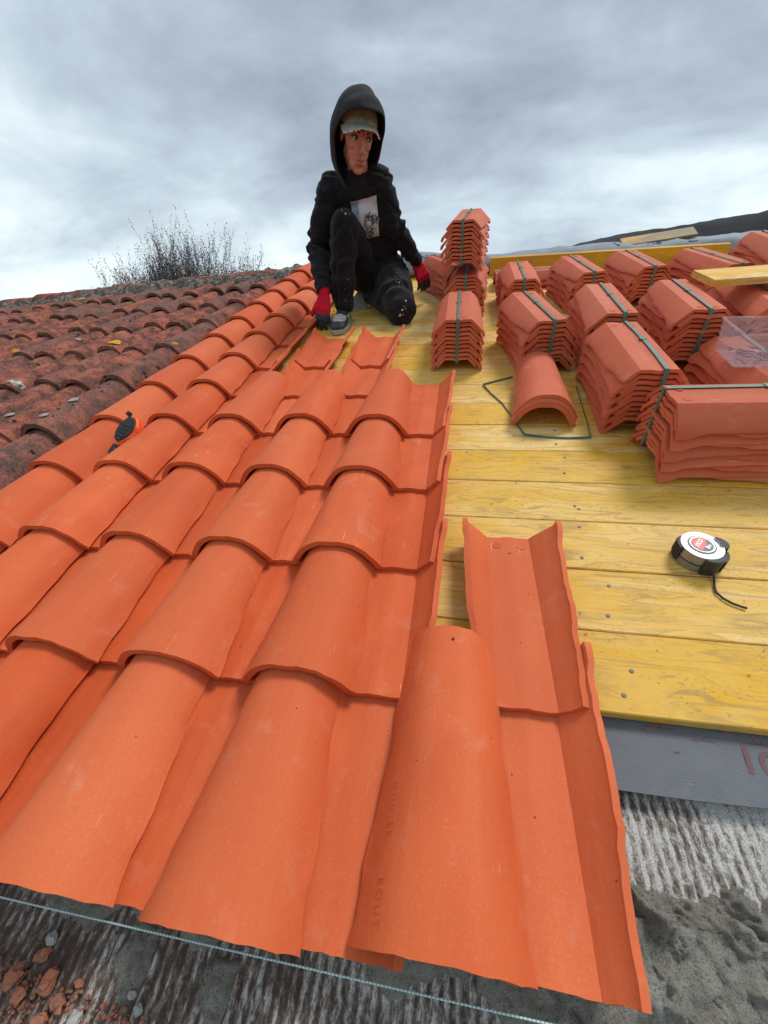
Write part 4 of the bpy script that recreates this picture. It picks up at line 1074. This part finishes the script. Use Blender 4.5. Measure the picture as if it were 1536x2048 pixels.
def face_dent(p, n_):
    q = HM.transposed() @ (p - HC); d = 0
    if q.y > .03:
        for s in (-1, 1): d -= .009 * math.exp(-((q.x - s * .031) / .014) ** 2 - ((q.z - .003) / .009) ** 2)
        d -= .0055 * math.exp(-(q.x / .021) ** 2 - ((q.z + .0745) / .0022) ** 2)
        d -= .003 * math.exp(-(q.x / .02) ** 2 - ((q.z + .095) / .005) ** 2)
        for s in (-1, 1): d -= .0025 * math.exp(-((q.x - s * .036) / .010) ** 2 - ((q.z + .058) / .014) ** 2)
    return d
dent(body, face_dent)
plink('body', body, SKIN)
for s in (-1, 1):
    bm = bmesh.new(); bmesh.ops.create_uvsphere(bm, u_segments=16, v_segments=12, radius=.0120, matrix=Matrix.Translation(hp(s * .031, .0655, .000)))
    e = plink('eye', fin(bm, 'eye'), EYEW)
    bm = bmesh.new(); bmesh.ops.create_uvsphere(bm, u_segments=12, v_segments=8, radius=.0066, matrix=Matrix.Translation(hp(s * .031 - .0032, .0722, -.0015)))
    me_ = fin(bm, 'iris'); [setattr(v, 'co', v.co - PO) for v in me_.vertices]; link('iris', me_, e, T(0, 0, 0), EYED)
    bm = bmesh.new(); tube(bm, [hp(s * (.014 + .026 * k / 5), .0905 - .012 * (k / 5) ** 2, .0175 + .006 * math.sin(k / 5 * 2.6)) for k in range(6)], [.002, .003, .0032, .003, .0022, .001], 6)
    plink('eyebrow', fin(bm, 'eyebrow'), HAIR)
    bm = bmesh.new(); tube(bm, [hp(s * (.0190 + .025 * k / 6), .0772 - .0045 * abs(k / 3 - 1), .002 + .0055 * math.sin(k / 6 * math.pi)) for k in range(7)], .0019, 6)
    plink('eyelid', fin(bm, 'eyelid'), HAIR)
bm = bmesh.new()
for zz_, amp in ((-.0700, .0028), (-.0800, -.0020)):
    tube(bm, [hp(-.020 + .040 * k / 8, .0885 - 16 * (-.022 + .044 * k / 8) ** 2, zz_ + amp * math.sin(k / 8 * math.pi)) for k in range(9)], [.001, .0026, .0034, .0038, .0036, .0038, .0034, .0026, .001], 7)
plink('lips', fin(bm, 'lips'), LIPM)
# fringe of hair under the cap
bm = bmesh.new(); rd = random.Random(4)
for k in range(130):
    a = rd.choice((-1, 1)) * rd.uniform(1.15, 1.9); x, y = .074 * math.sin(a), .088 * math.cos(a)
    z = .048 - abs(a) * .012
    tube(bm, [hp(x, y - .004, z + .012), hp(x * 1.06, y * 1.02, z), hp(x * 1.05 + rd.uniform(-.006, .006), y * 1.01, z - rd.uniform(.008, .022 + .02 * (abs(a) > 1)))], [.0022, .002, .0006], 4)
plink('hair', fin(bm, 'hair'), HAIR)
# --- cap
bm = bmesh.new(); n_ = 32; rings = []
for j in range(9):
    ph = j / 8 * math.pi / 2
    ring = []
    for k in range(n_):
        a = 2 * math.pi * k / n_; x = .0835 * math.cos(ph) * math.sin(a); y = .100 * math.cos(ph) * math.cos(a) - .012
        z = .034 + .092 * math.sin(ph) + .0015 * math.cos(a * 6)
        ring.append(bm.verts.new(hp(x, y, z)))
    rings.append(ring)
for a, b in zip(rings, rings[1:]):
    for k in range(n_): bm.faces.new((a[k], a[(k + 1) % n_], b[(k + 1) % n_], b[k]))
cp = plink('cap', fin(bm, 'cap'), CAPM)
bm = bmesh.new(); top = []; bot = []
for j in range(7):
    t = j / 6; rt = []; rb = []
    for k in range(17):
        s = -1 + k / 8; x = .084 * s * (1 - .04 * t); y0 = .088 * math.sqrt(max(0, 1 - (s * .96) ** 2)) - .012
        y = y0 + .066 * t * (1 - .30 * s * s); z = .049 - .024 * s * s - .006 * t - .012 * t * s * s + .0016 * math.sin(s * 11 + 1)
        rt.append(bm.verts.new(hp(x, y, z + .002))); rb.append(bm.verts.new(hp(x, y, z - .001)))
    top.append(rt); bot.append(rb)
for j in range(6):
    for k in range(16):
        bm.faces.new((top[j][k], top[j][k + 1], top[j + 1][k + 1], top[j + 1][k])); bm.faces.new((bot[j][k], bot[j + 1][k], bot[j + 1][k + 1], bot[j][k + 1]))
for k in range(16): bm.faces.new((top[6][k], top[6][k + 1], bot[6][k + 1], bot[6][k]))
me_ = fin(bm, 'brim', True, 60); [setattr(v, 'co', v.co - PO) for v in me_.vertices]; brim = link('brim', me_, cp, T(0, 0, 0), CAPM)
bm = bmesh.new()
for k in range(150):
    s = rd.uniform(-1, 1); x = .084 * s * .96; y0 = .088 * math.sqrt(max(0, 1 - (s * .96) ** 2)) - .012
    y = y0 + .066 * (1 - .3 * s * s); z = .049 - .006 - .036 * s * s
    p0 = hp(x, y - .003, z); p1 = hp(x + rd.uniform(-.003, .003), y + rd.uniform(.0, .005), z + rd.uniform(-.006, .003)); tube(bm, [p0, p1], [.0016, .0009], 4)
me_ = fin(bm, 'frayed_edge'); [setattr(v, 'co', v.co - PO) for v in me_.vertices]; link('frayed_edge', me_, cp, T(0, 0, 0), FRAY)
bm = bmesh.new()
for k in range(24): 
    a0, a1 = (2 * math.pi * q / 24 for q in (k, k + 1))
    P_ = [hp(.017 * math.sin(a), .0935 - .012 * 0 - .006 * math.cos(a) * .9, .078 + .011 * math.cos(a)) for a in (a0, a1)]
    tube(bm, P_, .0011, 4)
me_ = fin(bm, 'cap_badge'); [setattr(v, 'co', v.co - PO) for v in me_.vertices]; link('cap_badge', me_, cp, T(0, 0, 0), REDINK)
# --- hood
bm = bmesh.new(); nu_, nv_ = 40, 26; G = []
for j in range(nv_ + 1):
    row = []
    for i in range(nu_ + 1):
        # a: around the opening axis (forward), b: from the opening rim to the back
        a = 2 * math.pi * i / nu_; b = j / nv_
        ca_, sa_ = math.cos(a), math.sin(a)          # ca up, sa sideways
        th = (1 - b) * R(98 + 38 * max(0, ca_) ** 1.3) 
        rx_, rz_ = .117, (.152 if ca_ > 0 else .190)
        k_ = math.sin(th) ** .8 if th > 0 else 0
        x = rx_ * sa_ * k_ * (1 - .10 * max(0, -ca_)); z = rz_ * ca_ * k_
        y = -.035 - .115 * math.cos(th)
        y += (.072 * max(0, ca_) ** 1.3 + .030) * (1 - b) ** 1.6 + .030 * max(0, -ca_) * (1 - b)
        z += -.010 + .018 * max(0, ca_) * b
        # heavy rolled rim
        if b < .12: x *= .93 + .6 * b; z *= .95 + .42 * b
        n3 = noise.noise(Vector((x * 12, y * 12, z * 8))) * .012 + .004 * noise.noise(Vector((x * 36, y * 26, z * 26))) - .007 * max(0, 1 - abs(noise.noise(Vector((x * 9 + 4, y * 11, z * 7)))) / .12) * b
        fold = .004 * math.sin(z * 60 + x * 20) * max(0, -ca_)
        v3 = Vector((x, y, z)); v3 += v3.normalized() * (n3 + fold)
        # seams
        row.append(bm.verts.new(hp(*v3)))
    G.append(row)
for j in range(nv_):
    for i in range(nu_): bm.faces.new((G[j][i], G[j][(i + 1)], G[j + 1][i + 1], G[j + 1][i]))
bmesh.ops.remove_doubles(bm, verts=bm.verts, dist=.0003)
me_ = fin(bm, 'hood', True, 180)
o_ = bpy.data.objects.new('h', me_); C.objects.link(o_); s_ = o_.modifiers.new('s', 'SOLIDIFY'); s_.thickness = .007; s_.offset = 0
m_ = o_.modifiers.new('b', 'SUBSURF'); m_.levels = 1
hood = bpy.data.meshes.new_from_object(o_.evaluated_get(bpy.context.evaluated_depsgraph_get())); bpy.data.objects.remove(o_)
for p in hood.polygons: p.use_smooth = True
# --- hoodie
Hd = []
ell_(Hd, (-.470, 2.335, .925), (.155, .135, .085)); ell_(Hd, (-.475, 2.285, 1.005), (.150, .125, .10)); ell_(Hd, (-.495, 2.195, 1.120), (.158, .118, .13))
ell_(Hd, (-.512, 2.130, 1.215), (.150, .092, .080)); cap_(Hd, upch, (-.505, 2.10, 1.245), .085, .062); cap_(Hd, rsh, lsh, .068, .068)
cap_(Hd, (-.500, 2.075, 1.235), tuple(hp(-.002, -.035, -.155)), .056, .044); cap_(Hd, (-.515, 2.15, 1.25), (-.510, 2.16, 1.32), .075, .070)
chain(Hd, (rsh, .072), ((-.700, 2.165, 1.11), .068), (rel, .066), ((-.715, 2.10, .89), .055), ((-.690, 2.03, .808), .040))
chain(Hd, (lsh, .070), ((-.374, 2.145, 1.155), .060), (lel, .053), ((-.295, 2.265, .990), .047), ((-.252, 2.335, .935), .037))
hoodie = fuse(Hd, .0062, 7, 'hoodie')
def cloth_fold(p, n_):
    d = .0055 * noise.noise(p * 9) + .0028 * noise.noise(Vector((p.x * 22, p.y * 22, p.z * 34)))
    for a, b in ((rel, rwr), (rsh, rel), (lel, lwr), (lsh, lel)):
        t, ds = seg_t(p, a, b)
        if ds < .085 and -.15 < t < 1.1:
            w = (max(0, 1 - abs(t - .0) / .5) + max(0, 1 - abs(t - 1) / .55)) * .0062
            d += w * math.sin((t * 26) + 3.0 * noise.noise(p * 17)) 
    # waist hem bunching
    d += .006 * math.sin(p.z * 95 + 4 * noise.noise(p * 11)) * max(0, 1 - abs(p.z - .93) / .10)
    r1 = abs(noise.noise(Vector((p.x * 7 + p.z * 6, p.y * 7, p.z * 5)))); d -= .010 * max(0, .16 - r1) / .16
    return d
dent(hoodie, cloth_fold)
bv_h = BVHTree.FromPolygons([v.co for v in hoodie.vertices], [p.vertices for p in hoodie.polygons])
hd_o = plink('hoodie', hoodie, HOODIE)
for v in hood.vertices: v.co -= PO
link('hood', hood, hd_o, T(0, 0, 0), HOODF)
for nm, p0, p1, r_ in (('cuff', (-.694, 2.037, .820), (-.685, 2.012, .785), .0375), ('cuff', (-.256, 2.328, .945), (-.248, 2.347, .925), .034)):
    bm = bmesh.new(); tube(bm, [p0, Vector(p0).lerp(Vector(p1), .5), p1], [r_, r_ * 1.03, r_ * .96], 24)
    me_ = fin(bm, 'cuff'); [setattr(v, 'co', v.co - PO) for v in me_.vertices]; link('cuff', me_, hd_o, T(0, 0, 0), HOODIE)
# drawn seams of the hood, raised lines
# printed panel cast on the chest
CAMW = RM @ Vector((0, 0, CAM_H))
def cast_patch(outline_fn, nu_, nv_, name, mat, off):
    bm = bmesh.new(); G = []
    for j in range(nv_ + 1):
        row = []
        for i in range(nu_ + 1):
            p = outline_fn(i / nu_, j / nv_); o_ = Vector(p) + Vector((.10, -.60, -.22)); d_ = (Vector(p) - o_).normalized()
            h_ = bv_h.ray_cast(o_, d_, 2)
            row.append(bm.verts.new((h_[0] + h_[1] * off) if h_[0] else Vector(p)))
        G.append(row)
    for j in range(nv_):
        for i in range(nu_): bm.faces.new((G[j][i], G[j][i + 1], G[j + 1][i + 1], G[j + 1][i]))
    me_ = fin(bm, name, True, 180); [setattr(v, 'co', v.co - PO) for v in me_.vertices]
    return me_
def quad(p00, p10, p01, p11):
    def f(s, t): return [(p00[k] * (1 - s) + p10[k] * s) * (1 - t) + (p01[k] * (1 - s) + p11[k] * s) * t for k in range(3)]
    return f
qp = quad((-.520, 2.08, 1.000), (-.405, 2.08, 1.000), (-.535, 2.08, 1.158), (-.410, 2.08, 1.172))
pn = link('printed_panel', cast_patch(qp, 22, 24, 'printed_panel', None, .0022), hd_o, T(0, 0, 0), PRINTW)
link('blue_stripe', cast_patch(quad((-.520, 2.08, 1.000), (-.492, 2.08, 1.000), (-.534, 2.08, 1.157), (-.500, 2.08, 1.161)), 8, 20, 'blue_stripe', None, .0032), pn, T(0, 0, 0), PRINTB)
def blob_(s, t):
    a = s * 2 * math.pi; r_ = t * (.034 + .006 * math.sin(a * 3 + 1) + .003 * math.sin(a * 9)); return (-.444 + r_ * math.cos(a) * 1.0, 2.08, 1.058 + r_ * math.sin(a) * 1.55 + .2 * r_ * math.cos(a))
link('dark_motif', cast_patch(blob_, 30, 8, 'dark_motif', None, .0034), pn, T(0, 0, 0), PRINTD)
# --- trousers
Tr = []
ell_(Tr, pel, (.145, .125, .105)); chain(Tr, (rhip, .098), ((-.545, 2.17, .985), .088), (rkn, .071), ((-.570, 2.035, .98), .070), ((-.588, 2.055, .86), .066), ((-.603, 2.075, .745), .060))
chain(Tr, (lhip, .102), ((-.345, 2.17, .79), .094), (lkn, .078), ((-.36, 2.13, .725), .072), ((-.455, 2.27, .765), .062), (lank, .052))
trousers = fuse(Tr, .0062, 6, 'trousers')
def tr_fold(p, n_):
    d = .006 * noise.noise(p * 10) + .003 * noise.noise(p * 27)
    t, ds = seg_t(p, rkn, rank)
    if ds < .10 and t > 0: d += .0055 * math.sin(t * 20 + 5 * noise.noise(Vector((p.x * 9, p.y * 9, p.z * 5)))) * (.35 + t); d -= .006 * max(0, 1 - abs(t - .60) / .03)
    t, ds = seg_t(p, lhip, lkn)
    if ds < .12: d += .0055 * math.sin(t * 15 + 5 * noise.noise(p * 8))
    r1 = abs(noise.noise(Vector((p.x * 8, p.y * 6, p.z * 6 + 3)))); d -= .009 * max(0, .14 - r1) / .14
    return d
dent(trousers, tr_fold)
for v in trousers.vertices:     # nothing below the boards
    z0 = pz(v.co.y) / 1 + .002
    if v.co.z < z0: v.co.z = z0 + (v.co.z - z0) * .05
tro = plink('trousers', trousers, TROUS)
bv_t = BVHTree.FromPolygons([v.co + PO for v in trousers.vertices], [p.vertices for p in trousers.polygons])
# dried plaster splashes on the knees and thigh
SPL = m_simple('dried_plaster', (0.42, 0.40, 0.37), .9)
for px_, py_, pz_, s_, n_ in ((-.283, 1.9, .675, .010, 7), (-.275, 1.9, .70, .006, 4), (-.545, 1.9, 1.088, .0065, 3), (-.31, 1.9, .80, .004, 6), (-.33, 1.9, .84, .003, 4), (-.566, 1.9, .80, .003, 3), (-.53, 1.9, 1.07, .003, 4)):
    for k in range(n_):
        q = Vector((px_ + rd.uniform(-1, 1) * .016, 1.5, pz_ + rd.uniform(-1, 1) * .024 - .02)); h_ = bv_t.ray_cast(q, Vector((0, 1, .06)).normalized(), 2)
        if not h_[0]: continue
        bm = bmesh.new(); ax = h_[1].orthogonal().normalized(); ay = h_[1].cross(ax); ss = s_ * rd.uniform(.35, 1)
        vs_ = [bm.verts.new(h_[0] + h_[1] * .0012 + (ax * math.cos(a) * rd.uniform(.4, 1) + ay * math.sin(a) * rd.uniform(.3, .9)) * ss) for a in (2 * math.pi * i / 9 for i in range(9))]
        bm.faces.new(vs_); me_ = fin(bm, 'plaster_splash', False); [setattr(v, 'co', v.co - PO) for v in me_.vertices]
        link('plaster_splash', me_, tro, T(0, 0, 0), SPL)
# --- gloves
def glove(wr, dirv, palm_n, fingers, thumb, name='glove'):
    """dirv: wrist->knuckles, palm_n: back-of-hand normal"""
    y_ = Vector(dirv).normalized(); z_ = Vector(palm_n); z_ = (z_ - y_ * z_.dot(y_)).normalized(); x_ = y_.cross(z_)
    Mh = Matrix((x_, y_, z_)).transposed(); w0_ = Vector(wr)
    P = lambda x, y, z: w0_ + Mh @ Vector((x, y, z))
    Lg = []
    chain(Lg, (P(0, -.022, 0), .028), (P(0, .0, 0), .0265))
    for s in (-1, -.33, .33, 1): chain(Lg, (P(s * .014, .005, 0), .0175), (P(s * .030, .072, 0), .0145))
    tips = []
    for i, (x, ln, curl, sp) in enumerate(fingers):
        r_ = (.0108, .0115, .0112, .0098)[i]; a = curl[0]; p = Vector((x, .074, 0)); pts = [(P(*p), r_ * 1.15)]; sx_ = sp
        for q, f in enumerate((.45, .31, .24)):
            dv = Vector((math.sin(sx_) * math.cos(a), math.cos(sx_) * math.cos(a), -math.sin(a))); p = p + dv * ln * f; pts.append((P(*p), r_ * (1, .93, .84)[q])); a += curl[1]
        chain(Lg, *pts); tips.append(pts)
    th = [(P(*t[:3]), t[3]) for t in thumb]; chain(Lg, *th)
    me_ = fuse(Lg, .0032, 3, name)
    dent(me_, lambda p, n_: .0012 * math.sin(((Mh.transposed() @ (p - w0_)).y) * 420) * (1 if (Mh.transposed() @ (p - w0_)).y < .03 else 0) + .0010 * noise.noise(p * 70))
    g_ = plink('glove', me_, [GLOVE_R, GLOVE_B])
    for f in me_.polygons:
        c = sum((me_.vertices[i].co for i in f.vertices), Vector()) / len(f.vertices) + PO; q = Mh.transposed() @ (c - w0_); nn2 = Mh.transposed() @ f.normal
        wob = .006 * noise.noise(c * 60)
        black = (q.y > .092 + wob) or (nn2.z < -.15 and q.y > .022 + wob)
        f.material_index = 1 if black else 0
    return g_
fg = [(-.029, .072, (.30, .35), -.10), (-.010, .088, (.26, .30), -.03), (.010, .092, (.25, .28), .03), (.029, .082, (.27, .30), .12)]
glove((-.684, 2.008, .772), (-.12, -.30, -.92), (-.10, -.88, .40), fg, [(.016, .014, -.006, .016), (.040, .042, -.012, .0135), (.056, .070, -.016, .0120), (.064, .092, -.020, .0105)])
fl_ = [(-.029, .068, (.45, .40), -.08), (-.010, .076, (.45, .42), -.02), (.010, .074, (.48, .45), .03), (.029, .060, (.55, .45), .10)]
glove((-.247, 2.343, .918), (.42, -.06, -.80), (.45, -.80, .30), fl_, [(-.016, .014, -.008, .016), (-.034, .040, -.022, .0135), (-.036, .062, -.034, .0118), (-.032, .080, -.042, .0105)])
# --- shoes
def shoe(heel, toe, up, name='shoe', white=True):
    heel, toe = Vector(heel), Vector(toe); y_ = (toe - heel).normalized(); z_ = Vector(up); z_ = (z_ - y_ * z_.dot(y_)).normalized(); x_ = y_.cross(z_); Mh = Matrix((x_, y_, z_)).transposed()
    P = lambda x, y, z: heel + Mh @ Vector((x, y, z)); Lg = []
    E = lambda x, y, z, a, b, c: ell_(Lg, P(x, y, z), (a, b, c), Mh)
    E(0, .035, .045, .034, .042, .046); E(0, .09, .040, .037, .055, .040); E(.002, .155, .033, .045, .055, .032); E(.002, .205, .028, .046, .050, .027); E(0, .06, .075, .030, .040, .035); E(0, .235, .026, .040, .030, .022)
    me_ = fuse(Lg, .0042, 4, name)
    for v in me_.vertices:
        q = Mh.transposed() @ (v.co - heel)
        if q.z < .016: v.co += z_ * (.016 - q.z)
    s_ = plink('shoe', me_, [SHOE_B, SHOE_W])
    for f in me_.polygons:
        c = sum((me_.vertices[i].co for i in f.vertices), Vector()) / len(f.vertices) + PO; q = Mh.transposed() @ (c - heel)
        w = (.152 < q.y < .226 and abs(q.x) < .034 - max(0, q.y - .20) * .6 and q.z > .036) or (abs(q.x) > .030 and .07 < q.y < .15 and .025 < q.z < .05) or (q.y < .06 and .03 < q.z < .062 and abs(q.x) > .02)
        if not white: w = .08 < q.y < .15 and .030 < q.z < .055 and abs(q.x) > .02
        f.material_index = 1 if w else 0
    def loc(me2): 
        for v in me2.vertices: v.co -= PO
        return me2
    bm = bmesh.new(); pts = []
    for k in range(36):
        a = 2 * math.pi * k / 36; sx_ = math.sin(a); cy_ = math.cos(a); y = .132 + .143 * cy_; w = .0375 + .0115 * max(0, min(1, (y - .08) / .10)); pts.append((w * math.copysign(abs(sx_) ** .62, sx_), y))
    a = [bm.verts.new(P(x, y, .001)) for x, y in pts]; b = [bm.verts.new(P(x, y, .020)) for x, y in pts]; bm.faces.new(a[::-1]); bm.faces.new(b)
    for i in range(36): bm.faces.new((a[i], a[(i + 1) % 36], b[(i + 1) % 36], b[i]))
    link('sole', loc(fin(bm, 'sole')), s_, T(0, 0, 0), SOLE)
    bm = bmesh.new()
    for k in range(5):
        y = .085 + .016 * k; z = .098 - .0115 * k; tube(bm, [P(-.024, y, z - .012), P(0, y + .004, z - .001), P(.024, y, z - .012)], .0026, 6)
    tube(bm, [P(0, .09, .098), P(.02, .10, .10), P(.038, .095, .085), P(.045, .10, .06)], .0018, 5); tube(bm, [P(0, .09, .098), P(-.02, .105, .102), P(-.036, .10, .085)], .0018, 5)
    link('lace', loc(fin(bm, 'lace')), s_, T(0, 0, 0), RUBBER)
    return s_
ty, hy = 1.915, 2.165
shoe((-.612, hy, pz(hy) + .004), (-.604, ty, pz(ty) + .004), (0, -.29, .957))
shoe((-.500, 2.40, .86), (-.575, 2.31, .735), (.10, .80, .35), white=False)
